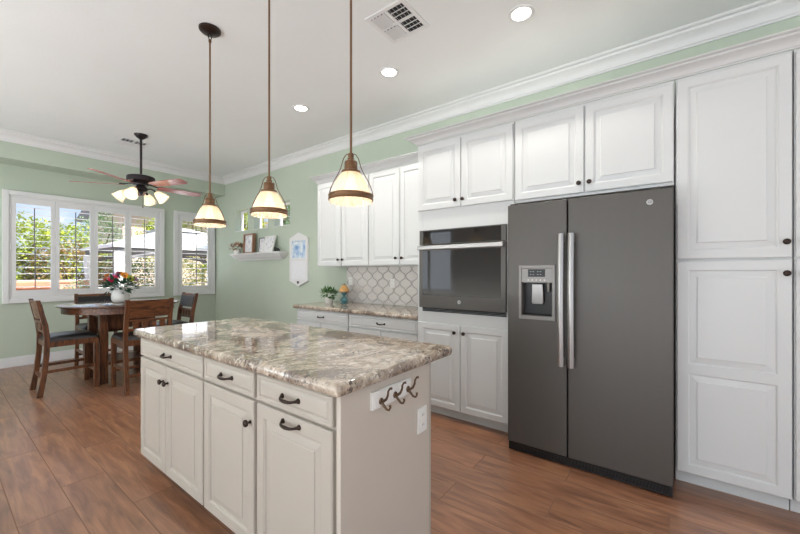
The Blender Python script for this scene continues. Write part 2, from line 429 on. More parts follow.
def dup(root, loc, rz=None, label=None, group=None):
    r = root.copy(); C.objects.link(r); r.location = loc
    if rz is not None: r.rotation_euler = (0, 0, rz)
    if label: r['label'] = label
    if group: r['group'] = group
    for ch in list(root.children):
        c = ch.copy(); C.objects.link(c); c.parent = r
        for g in list(ch.children):
            d = g.copy(); C.objects.link(d); d.parent = c
    return r

# ------------------------------------------------------------------ the room
XW, YH, YN, ZC = 3.393, 6.706, 7.095, 3.06
XL, YB = -3.5, -3.5
struct(mk('floor', M['floor'], fn=lambda b: box(b, XL, XW, YB, YN, -0.1, 0)))
struct(mk('ceiling', M['ceiling'], fn=lambda b: box(b, XL - .15, XW + .15, YB - .15, YN + .75, ZC, ZC + 0.15)))
struct(mk('wall_soffit', M['green'], fn=lambda b: box(b, XL, XW, YH, YN, 2.735, ZC)))
SMALL = [(5.905, 6.33), (5.30, 5.725), (4.695, 5.12)]
struct(mk('wall_right', M['green'], fn=lambda b: hole_wall(b, 'y', YB, YN + .15, 0, ZC, XW, XW + .15, [(a, c, 2.02, 2.415) for a, c in SMALL])))
W1 = (0.64, 2.47, 0.94, 2.31); W2 = (2.70, 3.345, 0.94, 2.31)
struct(mk('wall_nook', M['green'], fn=lambda b: hole_wall(b, 'x', XL, XW, 0, ZC, YN, YN + .15, [W1, W2])))
struct(mk('wall_left', M['backwall'], fn=lambda b: hole_wall(b, 'y', YB, YN, 0, ZC, XL - .15, XL, [(-1.0, 3.0, 0.0, 2.6), (4.85, 6.35, 0.78, 2.5)])))
struct(mk('wall_rear', M['backwall'], fn=lambda b: hole_wall(b, 'x', XL, XW, 0, ZC, YB - .15, YB, [(-3.0, 1.8, 0.0, 2.6)])))
struct(mk('baseboard_nook', M['trim'], fn=lambda b: (box(b, XL, XW - .015, YN - .015, YN, 0, .115), box(b, XL, XW - .01, YN - .010, YN, .115, .132)), bevel=.003))
struct(mk('baseboard_right', M['trim'], fn=lambda b: (box(b, XW - .015, XW, 3.72, YN - .015, 0, .115), box(b, XW - .010, XW, 3.72, YN - .015, .115, .132)), bevel=.003))

def crown_profile(d0, z0, dd, dz):
    """classical crown: list of (distance from wall, z)"""
    p = [(0, 0), (.10, 0), (.10, .10), (.18, .14), (.22, .22), (.25, .34), (.34, .48), (.48, .60), (.62, .68), (.70, .72), (.74, .80), (.74, .86), (.90, .88), (.98, .94), (1.0, 1.0), (0, 1.0)]
    return [(d0 + a * dd, z0 + b * dz) for a, b in p]

def crown_path(bm, prof, path, normals):
    """sweep (d, z) profile along xy path, normals[i] = offset direction at each path point (already mitred)"""
    rings = [[bm.verts.new((p[0] + n[0] * d, p[1] + n[1] * d, z)) for d, z in prof] for p, n in zip(path, normals)]
    k = len(prof)
    for A, B in zip(rings, rings[1:]):
        for j in range(k): bm.faces.new((A[j], A[(j + 1) % k], B[(j + 1) % k], B[j]))
    bm.faces.new(rings[0]); bm.faces.new(rings[-1][::-1])

struct(mk('trim_1', M['trim'], fn=lambda b: crown_path(b, crown_profile(0, 2.945, .12, .115),
       [(XW, YB), (XW, YH), (XL, YH)], [(-1, 0), (-1, -1), (0, -1)]), smooth=True, angle=25))

# ---- windows with plantation shutters
def louvers(bm, x0, x1, yc, z0, z1, n, along='x', rod_offset=0.0, tilt=4.0):
    st = (z1 - z0) / n
    for i in range(n):
        z = z0 + (i + .5) * st
        pts = []
        for k in range(10):
            a = 2 * PI * k / 10
            du, dz = .042 * math.cos(a), .0048 * math.sin(a)
            t = math.radians(tilt)
            pts.append((du * math.cos(t) - dz * math.sin(t), du * math.sin(t) + dz * math.cos(t)))
        if along == 'x': prism(bm, pts, lambda a, b, d: (d, yc + a, z + b), x0, x1)
        else: prism(bm, pts, lambda a, b, d: (yc + a, d, z + b), x0, x1)

def shutter_window(idx, x0, x1, panes, label_cas=None):
    """panes: list of (xa, xb) openings of the shutter panels; casing x0..x1 in wall_nook"""
    z0, z1 = 0.863, 2.39
    w = struct(bpy.data.objects.new('window_%d' % idx, None)); C.objects.link(w)
    w.location = ((x0 + x1) / 2, YN, z0); ORG[w.name] = Vector(w.location)
    def casing(b):
        for (a, c, e, f) in ((x0, x0 + .06, z0, z1), (x1 - .06, x1, z0, z1), (x0 + .06, x1 - .06, z1 - .06, z1), (x0 + .06, x1 - .06, z0, z0 + .06)):
            box(b, a, c, YN - .045, YN - .001, e, f)
        a0, a1, e0, e1 = x0 + .06, x1 - .06, z0 + .06, z1 - .06
        for (a, c, e, f) in ((a0, a0 + .02, e0, e1), (a1 - .02, a1, e0, e1), (a0, a1, e1 - .02, e1), (a0, a1, e0, e0 + .02)):
            box(b, a, c, YN - .032, YN - .001, e, f)
    mk('casing', M['trim'], w, casing, bevel=.003)
    hx0, hx1, hz0, hz1 = (W1 if idx == 1 else W2)
    def sash(b):
        for (a, c, e, f) in ((hx0, hx0 + .03, hz0, hz1), (hx1 - .02, hx1, hz0, hz1), (hx0, hx1, hz1 - .05, hz1), (hx0, hx1, hz0, hz0 + .05)):
            box(b, a + .001, c - .001, YN + .09, YN + .13, e + .001, f - .001)
    mk('sash', M['trim'], w, sash)
    mk('glass_pane', M['glass'], w, lambda b: box(b, hx0 + .02, hx1 - .015, YN + .108, YN + .112, hz0 + .04, hz1 - .04))
    edges = [x0 + .081]
    for (a, b1), (c, d) in zip(panes, panes[1:]): edges.append((b1 + c) / 2)
    edges.append(x1 - .081)
    pz0, pz1 = 1.036, 2.222
    for i, (a, c) in enumerate(panes):
        l, r = edges[i] + .0015, edges[i + 1] - .0015
        yf, yb = YN - .030, YN - .004
        def fr(b):
            box(b, l, a, yf, yb, z0 + .082, z1 - .082); box(b, c, r, yf, yb, z0 + .082, z1 - .082)
            box(b, a, c, yf, yb, pz1, z1 - .082); box(b, a, c, yf, yb, z0 + .082, pz0)
        p = mk('shutter_panel', M['trim'], w, fr, bevel=.002)
        mk('louvers', M['trim'], p, lambda b: louvers(b, a + .001, c - .001, YN - .017, pz0, pz1, 13), smooth=True)
        xm = (a + c) / 2
        def rod(b):
            zm = pz0 + (pz1 - pz0) * .5
            box(b, xm - .0055, xm + .0055, YN - .068, YN - .058, zm + .03, pz1 - .05)
            box(b, xm + .0015, xm + .0125, YN - .068, YN - .058, pz0 + .03, zm + .01)
        mk('tilt_rod', M['greyframe'], p, rod)
        if i in (0,):
            def hinges(b):
                for zz in (1.14, 1.63, 2.12): box(b, l - .016, l - .004, yf - .018, yf - .010, zz - .035, zz + .035)
            mk('hinge', M['plastic_white'], p, hinges)
    return w

shutter_window(1, 0.594, 2.497, [(0.72, 1.063), (1.152, 1.494), (1.59, 1.934), (2.022, 2.36)])
shutter_window(2, 2.652, 3.372, [(2.79, 3.235)])
for k, (a, c) in enumerate(SMALL):
    w = struct(bpy.data.objects.new('window_%d' % (k + 3), None)); C.objects.link(w); w.location = (XW + .1, (a + c) / 2, 2.02); ORG[w.name] = Vector(w.location)
    def fr(b):
        for (p, q, e, f) in ((a, a + .03, 2.02, 2.415), (c - .03, c, 2.02, 2.415), (a + .03, c - .03, 2.385, 2.415), (a + .03, c - .03, 2.02, 2.05)):
            box(b, XW + .10, XW + .145, p + .001, q - .001, e + .001, f - .001)
    mk('frame', M['trim'], w, fr, bevel=.002)
    mk('glass_pane', M['glass'], w, lambda b: box(b, XW + .12, XW + .124, a + .02, c - .02, 2.04, 2.395))
    mk('sill', M['trim'], w, lambda b: box(b, XW - .004, XW + .099, a + .002, c - .002, 2.021, 2.03))
# side window of the left wall, its shutter (mirrored in the oven door) and two unseen openings added for light
w = struct(bpy.data.objects.new('window_6', None)); C.objects.link(w); w.location = (XL, 5.6, .78); ORG[w.name] = Vector(w.location)
def sidewin(b):
    for (p, q, e, f) in ((4.78, 4.88, .70, 2.58), (6.32, 6.42, .70, 2.58), (4.88, 6.32, 2.48, 2.58), (4.88, 6.32, .70, .80), (5.56, 5.64, .8, 2.48)):
        box(b, XL, XL + .03, p, q, e, f)
mk('casing', M['trim'], w, sidewin, bevel=.003)
mk('louvers', M['trim'], w, lambda b: (louvers(b, 4.881, 5.559, XL + .015, .8, 2.48, 18, 'y'), louvers(b, 5.641, 6.319, XL + .015, .8, 2.48, 18, 'y')), smooth=True)
for nm, p0, along, r in (('added_opening_1', (XL - .1, 1.0, 0), 'y', (-1.0, 3.0)), ('added_opening_2', (-.6, YB - .1, 0), 'x', (-3.0, 1.8))):
    w = struct(bpy.data.objects.new(nm, None)); C.objects.link(w); w.location = p0; ORG[w.name] = Vector(p0)
    def fr(b):
        a, c = r; mid = (a + c) / 2
        for (p, q, e, f) in ((a, a + .06, 0, 2.6), (c - .06, c, 0, 2.6), (mid - .04, mid + .04, 0, 2.54), (a + .06, c - .06, 2.54, 2.6), (a + .06, c - .06, 0.001, .05)):
            if along == 'y': box(b, XL - .14, XL - .08, p, q, e, f)
            else: box(b, p, q, YB - .14, YB - .08, e, f)
    mk('frame', M['trim'], w, fr)
    if along == 'y': mk('glass_pane', M['glass'], w, lambda b: box(b, XL - .112, XL - .108, r[0] + .03, r[1] - .03, .03, 2.57))
    else: mk('glass_pane', M['glass'], w, lambda b: box(b, r[0] + .03, r[1] - .03, YB - .112, YB - .108, .03, 2.57))

# ------------------------------------------------------------------ cabinet hardware and doors
DOOR_T = .02
RINGS = [(0, .004), (.004, 0), (.050, 0), (.052, .0025), (.056, .0035), (.059, .009), (.064, .009), (.092, .0045), (.0935, .0012), (.097, 0.0)]
RINGS_D = [(0, .004), (.004, 0), (.016, 0), (.019, .003), (.021, .006), (.030, .001), (.034, 0)]

def two_panel(bm, x, y0, y1, z0, z1, za, zb):
    """one slab, one frame, two raised panels with a mid rail between za and zb"""
    xf = x - DOOR_T; I = .052
    ring = lambda i, xx: [bm.verts.new((xx, y0 + i, z0 + i)), bm.verts.new((xx, y1 - i, z0 + i)), bm.verts.new((xx, y1 - i, z1 - i)), bm.verts.new((xx, y0 + i, z1 - i))]
    R0, R1, R2 = ring(0, x), ring(0, xf + .004), ring(.004, xf)
    bm.faces.new(R0)
    for A, B in ((R0, R1), (R1, R2)):
        for j in range(4): bm.faces.new((A[j], A[(j + 1) % 4], B[(j + 1) % 4], B[j]))
    ys = (y0 + I, y1 - I)
    V = {}
    def v(y, z):
        k = (round(y, 5), round(z, 5))
        if k not in V: V[k] = bm.verts.new((xf, y, z))
        return V[k]
    la, lb = (z0 + I, za), (zb, z1 - I)
    a, b_, c, d = v(ys[0], la[0]), v(ys[1], la[0]), v(ys[1], la[1]), v(ys[0], la[1])
    e, f, g, h = v(ys[0], lb[0]), v(ys[1], lb[0]), v(ys[1], lb[1]), v(ys[0], lb[1])
    bm.faces.new((R2[0], R2[1], b_, a)); bm.faces.new((R2[2], R2[3], h, g))
    bm.faces.new((R2[1], R2[2], g, f, c, b_)); bm.faces.new((R2[3], R2[0], a, d, e, h)); bm.faces.new((d, c, f, e))
    for (q, zlo, zhi) in (((a, b_, c, d), *la), ((e, f, g, h), *lb)):
        A = list(q)
        for ins, dep in RINGS[3:]:
            i = ins - I
            B = [bm.verts.new((xf + dep, yy, zz)) for yy, zz in ((ys[0] + i, zlo + i), (ys[1] - i, zlo + i), (ys[1] - i, zhi - i), (ys[0] + i, zhi - i))]
            for j in range(4): bm.faces.new((A[j], A[(j + 1) % 4], B[(j + 1) % 4], B[j]))
            A = B
        bm.faces.new(A)

def door(parent, x, y0, y1, z0, z1, m, knob=None, pull=None, label=None, split=None):
    bm = BM()
    if split:
        # stile-and-rail slab with two raised panels
        za, zb = split
        two_panel(bm, x, y0, y1, z0, z1, za, zb)
    else:
        ring_panel(bm, x, y0, y1, z0, z1, DOOR_T, RINGS)
    d = obj('door', bm, m, parent)
    if knob: knob_at(d, x - DOOR_T, *knob)
    if pull: pull_at(d, x - DOOR_T, *pull)
    return d

def drawer(parent, x, y0, y1, z0, z1, m, pull=True):
    bm = BM(); ring_panel(bm, x, y0, y1, z0, z1, DOOR_T, RINGS_D)
    d = obj('drawer', bm, m, parent)
    if pull: pull_at(d, x - DOOR_T, (y0 + y1) / 2, (z0 + z1) / 2)
    return d

def knob_at(parent, x, y, z):
    mk('knob', M['bronze'], parent, lambda b: lathe(b, [(0, -.002), (.008, 0), (.007, .004), (.005, .010), (.007, .014), (.0145, .018), (.0160, .023), (.0145, .028), (.008, .031), (0, .032)], (x, y, z), (-1, 0, 0), 16), smooth=True, angle=60)

def pull_at(parent, x, y, z, w=.10):
    def f(b):
        pts = []; rs = []
        for i in range(13):
            t = i / 12; s = t * 2 - 1
            pts.append((x - .004 - .024 * (1 - s ** 4), y + s * w / 2, z - .004 * (1 - s * s)))
            rs.append(.0045 + .0028 * (1 - abs(s)) + (.003 if abs(s) > .95 else 0))
        tube(b, pts, rs, 8)
        for s in (-1, 1): lathe(b, [(0, -.001), (.011, 0), (.010, .004), (.006, .008), (0, .009)], (x, y + s * w / 2, z), (-1, 0, 0), 12)
    mk('pull', M['bronze'], parent, f, smooth=True, angle=60)

def cabinet(name, label, y0, y1, z0, z1, xf, xb, m, toe=0.0, toe_in=.065, toe_m=None, holes=None, group=None):
    t = thing(name, label, 'cabinet', ((xf + xb) / 2, (y0 + y1) / 2, z0), group)
    e = .0015
    if holes:
        ha, hb, hc, hd = holes
        def f(b):
            box(b, xf, xb, y0 + e, ha, z0 + toe, z1); box(b, xf, xb, hb, y1 - e, z0 + toe, z1)
            box(b, xf, xb, ha, hb, z0 + toe, hc); box(b, xf, xb, ha, hb, hd, z1)
    else:
        f = lambda b: box(b, xf, xb, y0 + e, y1 - e, z0 + toe, z1)
    mk('body', m, t, f, bevel=.0015)
    if toe: mk('toe_kick', toe_m or m, t, lambda b: box(b, xf + toe_in, xb, y0 + e, y1 - e, z0, z0 + toe))
    return t

XF = 2.728            # carcass face of the tall run, doors in front reach 2.708
XK = XW - .002
W_ = M['white']
# pantry cabinets (right)
t = cabinet('pantry_cabinet', 'tall white pantry cabinet directly right of the refrigerator with stacked doors', -.527, -.040, 0, 2.45, XF, XK, W_, .088)
door(t, XF, -.522, -.047, 1.362, 2.432, W_, knob=(-.498, 1.444))
door(t, XF, -.522, -.047, .094, 1.350, W_, knob=(-.499, 1.279), split=(.685, .740))
t = cabinet('pantry_cabinet', 'tall white pantry cabinet at the right edge of the photo, only a sliver showing', -1.02, -.529, 0, 2.45, XF, XK, W_, .088)
door(t, XF, -1.012, -.534, 1.362, 2.432, W_, knob=(-.56, 1.444))
door(t, XF, -1.012, -.534, .094, 1.350, W_, knob=(-.56, 1.279), split=(.685, .740))
# cabinet over the refrigerator
t = cabinet('wall_cabinet', 'white double-door wall cabinet above the refrigerator', -.036, .939, 1.815, 2.45, XF, XK, W_)
door(t, XF, .458, .934, 1.834, 2.428, W_, knob=(.487, 1.898))
door(t, XF, -.031, .449, 1.834, 2.428, W_, knob=(.422, 1.898))
# oven tower
OV = (1.000, 1.806, .932, 1.660)
t = cabinet('oven_cabinet', 'tall white oven tower cabinet housing the built-in oven, doors above and below', .943, 1.845, 0, 2.45, XF, XK, W_, .088, holes=(OV[0] + .02, OV[1] - .02, OV[2] + .02, OV[3] - .02))
door(t, XF, 1.399, 1.832, 1.843, 2.428, W_, knob=(1.441, 1.900))
door(t, XF, .952, 1.393, 1.843, 2.428, W_, knob=(1.372, 1.900))
door(t, XF, 1.405, 1.832, .097, .832, W_, knob=(1.449, .768))
door(t, XF, .985, 1.399, .097, .832, W_, knob=(1.362, .768))
# filler strip between the doors over oven and fridge is the body itself
# wall cabinets over the counter
XU = 3.055
t = cabinet('wall_cabinet', 'white double-door wall cabinet above counter, farthest left against the green wall', 2.737, 3.632, 1.355, 2.425, XU, XK, W_)
door(t, XU, 3.190, 3.624, 1.364, 2.405, W_, knob=(3.226, 1.437))
door(t, XU, 2.745, 3.180, 1.364, 2.405, W_, knob=(3.150, 1.437))
t = cabinet('wall_cabinet', 'white double-door wall cabinet above counter, next to the oven tower', 1.848, 2.733, 1.355, 2.425, XU, XK, W_)
door(t, XU, 2.293, 2.727, 1.364, 2.405, W_, knob=(2.332, 1.437))
door(t, XU, 1.856, 2.283, 1.364, 2.405, W_, knob=(2.252, 1.437))
# crown mouldings of the cabinets
o = mk('cabinet_crown', M['white'], fn=lambda b: crown_path(b, crown_profile(0, 2.4515, .095, .066), [(XF, -1.02), (XF, 1.845), (XK, 1.845)], [(-1, 0), (-1, 1), (0, 1)]), smooth=True, angle=25)
tag(o, 'white crown moulding capping the tall oven tower, fridge and pantry cabinets', 'moulding')
o = mk('cabinet_crown', M['white'], fn=lambda b: crown_path(b, crown_profile(0, 2.4265, .085, .080), [(XU, 1.848), (XU, 3.632), (XK, 3.632)], [(-1, 0), (-1, 1), (0, 1)]), smooth=True, angle=25)
tag(o, 'white crown moulding capping the lower wall cabinets over the counter', 'moulding')
# base cabinets
XB = 2.765
for (y0, y1, lab) in ((2.770, 3.668, 'white base cabinet with drawer under the far left end of granite counter'), (1.850, 2.766, 'white base cabinet with drawer beside the oven tower')):
    t = cabinet('base_cabinet', lab, y0, y1, 0, .840, XB, XK, W_, .09)
    drawer(t, XB, y0 + .008, y1 - .008, .700, .826, W_)
    ym = (y0 + y1) / 2
    door(t, XB, ym + .004, y1 - .008, .10, .688, W_, knob=(ym + .04, .63))
    door(t, XB, y0 + .008, ym - .004, .10, .688, W_, knob=(ym - .04, .63))
def slab(b, x0, x1, y0, y1, z0, z1, n=4):
    """counter slab with eased (bullnose) edge"""
    h = z1 - z0; prof = [(0.012, z0)]
    for i in range(7):
        a = -PI / 2 + PI * i / 6
        prof.append((.012 - .012 * math.cos(a) , z0 + h / 2 + h / 2 * math.sin(a) * .98))
    prof.append((.012, z1))
    R = .02
    rings = []
    for ins, z in prof:
        ring = []
        for cx, cy, a0 in ((x1 - R, y1 - R, 0), (x0 + R, y1 - R, 90), (x0 + R, y0 + R, 180), (x1 - R, y0 + R, 270)):
            for k in range(4):
                a = math.radians(a0 + 30 * k)
                ring.append(b.verts.new((cx + (R - ins) * math.cos(a), cy + (R - ins) * math.sin(a), z)))
        rings.append(ring)
    n = len(rings[0])
    for A, B in zip(rings, rings[1:]):
        for j in range(n): b.faces.new((A[j], A[(j + 1) % n], B[(j + 1) % n], B[j]))
    b.faces.new(rings[0][::-1]); b.faces.new(rings[-1])
o = mk('countertop', M['granite'], fn=lambda b: slab(b, 2.715, XK, 1.848, 3.715, .8405, .885), smooth=True, angle=50)
tag(o, 'long granite countertop on the white base cabinets left of the oven', 'countertop')

# ---- backsplash of lantern tiles
def backsplash(b):
    P = .175
    y0, y1, z0, z1 = 1.850, 3.44, .887, 1.354
    box(b, XW - .005, XW - .0005, y0, y1, z0, z1)
    for f in b.faces: f.material_index = 1
    rnd = random.Random(3)
    A = .009
    def edge(p, q, sg=1):
        """S-curve from lattice node p to q (lantern edge)"""
        out = []
        d = (q[0] - p[0], q[1] - p[1]); n = (-d[1], d[0])
        for i in range(8):
            t = i / 8; s = sg * A / P * 2 * math.sin(2 * PI * t)
            out.append((p[0] + d[0] * t + n[0] * s * .62, p[1] + d[1] * t + n[1] * s * .62))
        return out
    h = P / 2
    for i in range(-1, 22):
        for j in range(-1, 8):
            cy = y0 + i * h; cz = z0 + j * h
            if (i + j) % 2: continue
            N = [(cy, cz + h), (cy + h, cz), (cy, cz - h), (cy - h, cz)]
            poly = edge(N[0], N[1], -1) + [N[1]] + edge(N[2], N[1], 1)[1:][::-1] + [N[2]] + edge(N[2], N[3], -1)[1:] + [N[3]] + edge(N[0], N[3], 1)[1:][::-1]
            ty, tz = rnd.uniform(-1, 1) * .022, rnd.uniform(-1, 1) * .022
            poly = [(cy + (a - cy) * .965, cz + (c - cz) * .965) for a, c in poly]
            inner = [(cy + (a - cy) * .93, cz + (c - cz) * .93) for a, c in poly]
            cl = lambda a, c: (min(max(a, y0), y1), min(max(c, z0), z1))
            poly = [cl(*p) for p in poly]; inner = [cl(*p) for p in inner]
            ys = [p[0] for p in inner]; zs = [p[1] for p in inner]
            if max(ys) - min(ys) < .012 or max(zs) - min(zs) < .012: continue
            A1 = [b.verts.new((XW - .005, p[0], p[1])) for p in poly]
            B1 = [b.verts.new((XW - .010 + (p[0] - cy) * ty + (p[1] - cz) * tz, p[0], p[1])) for p in inner]
            k = len(A1)
            for m_ in range(k):
                try: b.faces.new((A1[m_], A1[(m_ + 1) % k], B1[(m_ + 1) % k], B1[m_]))
                except ValueError: pass
            try: b.faces.new(B1)
            except ValueError: pass
o = mk('tile_backsplash', [M['porcelain_tile'], M['grout']], fn=backsplash, recalc=True)
tag(o, 'pale grey lantern-shaped tile backsplash between granite counter and wall cabinets', 'backsplash')

# ---- outlets
def outlet(label, loc, face, group=None, switch=False):
    """face: 'x' plate faces -X, 'y' plate faces -Y"""
    t = thing('wall_outlet', label, 'outlet', loc, group)
    x, y, z = loc
    def P(a, b_, c0, c1, d0, d1):
        return (x - c1, x - c0, y + a, y + b_, z + d0, z + d1) if face == 'x' else (x + a, x + b_, y - c1, y - c0, z + d0, z + d1)
    mk('cover_plate', M['plastic_white'], t, lambda b: box(b, *P(-.036, .036, 0, .006, -.056, .056)), bevel=.0025)
    for s in (-1, 1):
        r_ = mk('receptacle', M['plastic_white'], t, lambda b: box(b, *P(-.014, .014, .0062, .009, s * .022 - .015, s * .022 + .015)), bevel=.003)
        for q in (-.006, .005):
            mk('slot', M['cavity'], r_, lambda b: box(b, *P(q - .001, q + .001, .0091, .0094, s * .022 - .004, s * .022 + .006)))
    return t
outlet('white outlet plate on tile backsplash nearer the oven', (XW - .012, 2.655, 1.150), 'x')
outlet('white outlet plate on tile backsplash behind the small amber lamp', (XW - .012, 3.36, 1.165), 'x')

# ------------------------------------------------------------------ oven
def wall_oven():
    y0, y1, z0, z1 = OV
    xf = XF - .001
    t = thing('wall_oven', 'built-in grey wall oven with black glass door in the white oven tower', 'oven', (XF, (y0 + y1) / 2, z0))
    mk('oven_body', M['slate'], t, lambda b: box(b, xf, XW - .1, y0 + .022, y1 - .022, z0 + .022, z1 - .022))
    mk('vent_grille', M['black'], t, lambda b: [box(b, xf - .012, xf, y0 + .006, y1 - .02, z0 + .001 + k * .011, z0 + .008 + k * .011) for k in range(3)])
    zc = 1.530
    cp = mk('control_panel', M['slate'], t, lambda b: box(b, xf - .030, xf, y0, y1, zc, z1), bevel=.002)
    mk('control_glass', M['blackglass'], cp, lambda b: box(b, xf - .032, xf - .0305, y0 + .038, y1 - .038, zc + .006, z1 - .008))
    d = mk('oven_door', M['slate'], t, lambda b: box(b, xf - .036, xf, y0, y1, z0 + .036, zc - .004), bevel=.003)
    mk('door_window', M['blackglass'], d, lambda b: box(b, xf - .038, xf - .0362, y0 + .038, y1 - .038, 1.080, 1.478), bevel=.0005)
    def hd(b):
        pts = []
        box(b, xf - .082, xf - .062, y0 + .006, y1 - .006, 1.482, 1.518)
        for s in (y0 + .03, y1 - .03): box(b, xf - .066, xf - .036, s - .012, s + .012, 1.489, 1.511)
    mk('door_handle', M['steel'], d, hd, bevel=.006, seg=3)
    emblem(d, xf - .036, (y0 + y1) / 2 - .002, 1.031, .016)
    return t

def emblem(parent, x, y, z, r):
    """round silver badge with a scripted monogram facing -X"""
    e = mk('emblem', M['steel'], parent, lambda b: lathe(b, [(0, 0), (r, 0), (r, .0015), (r * .93, .0025), (r * .86, .0015), (0, .0015)], (x, y, z), (-1, 0, 0), 28), smooth=True, angle=30)
    cu = bpy.data.curves.new('monogram', 'FONT'); cu.body = 'GE'; cu.size = r * 1.05; cu.extrude = .0004; cu.align_x = 'CENTER'; cu.align_y = 'CENTER'; cu.shear = .25; cu.space_character = .85
    to = bpy.data.objects.new('tmp', cu); C.objects.link(to)
    bpy.context.view_layer.update()
    me = bpy.data.meshes.new_from_object(to.evaluated_get(bpy.context.evaluated_depsgraph_get()))
    bpy.data.objects.remove(to)
    bm = BM(); bm.from_mesh(me)
    rot = Matrix(((0, 0, -1, 0), (-1, 0, 0, 0), (0, 1, 0, 0), (0, 0, 0, 1)))
    bmesh.ops.transform(bm, matrix=Matrix.Translation((x - .0022, y, z)) @ rot, verts=bm.verts)
    obj('monogram', bm, M['cavity'], parent)
    return e
wall_oven()

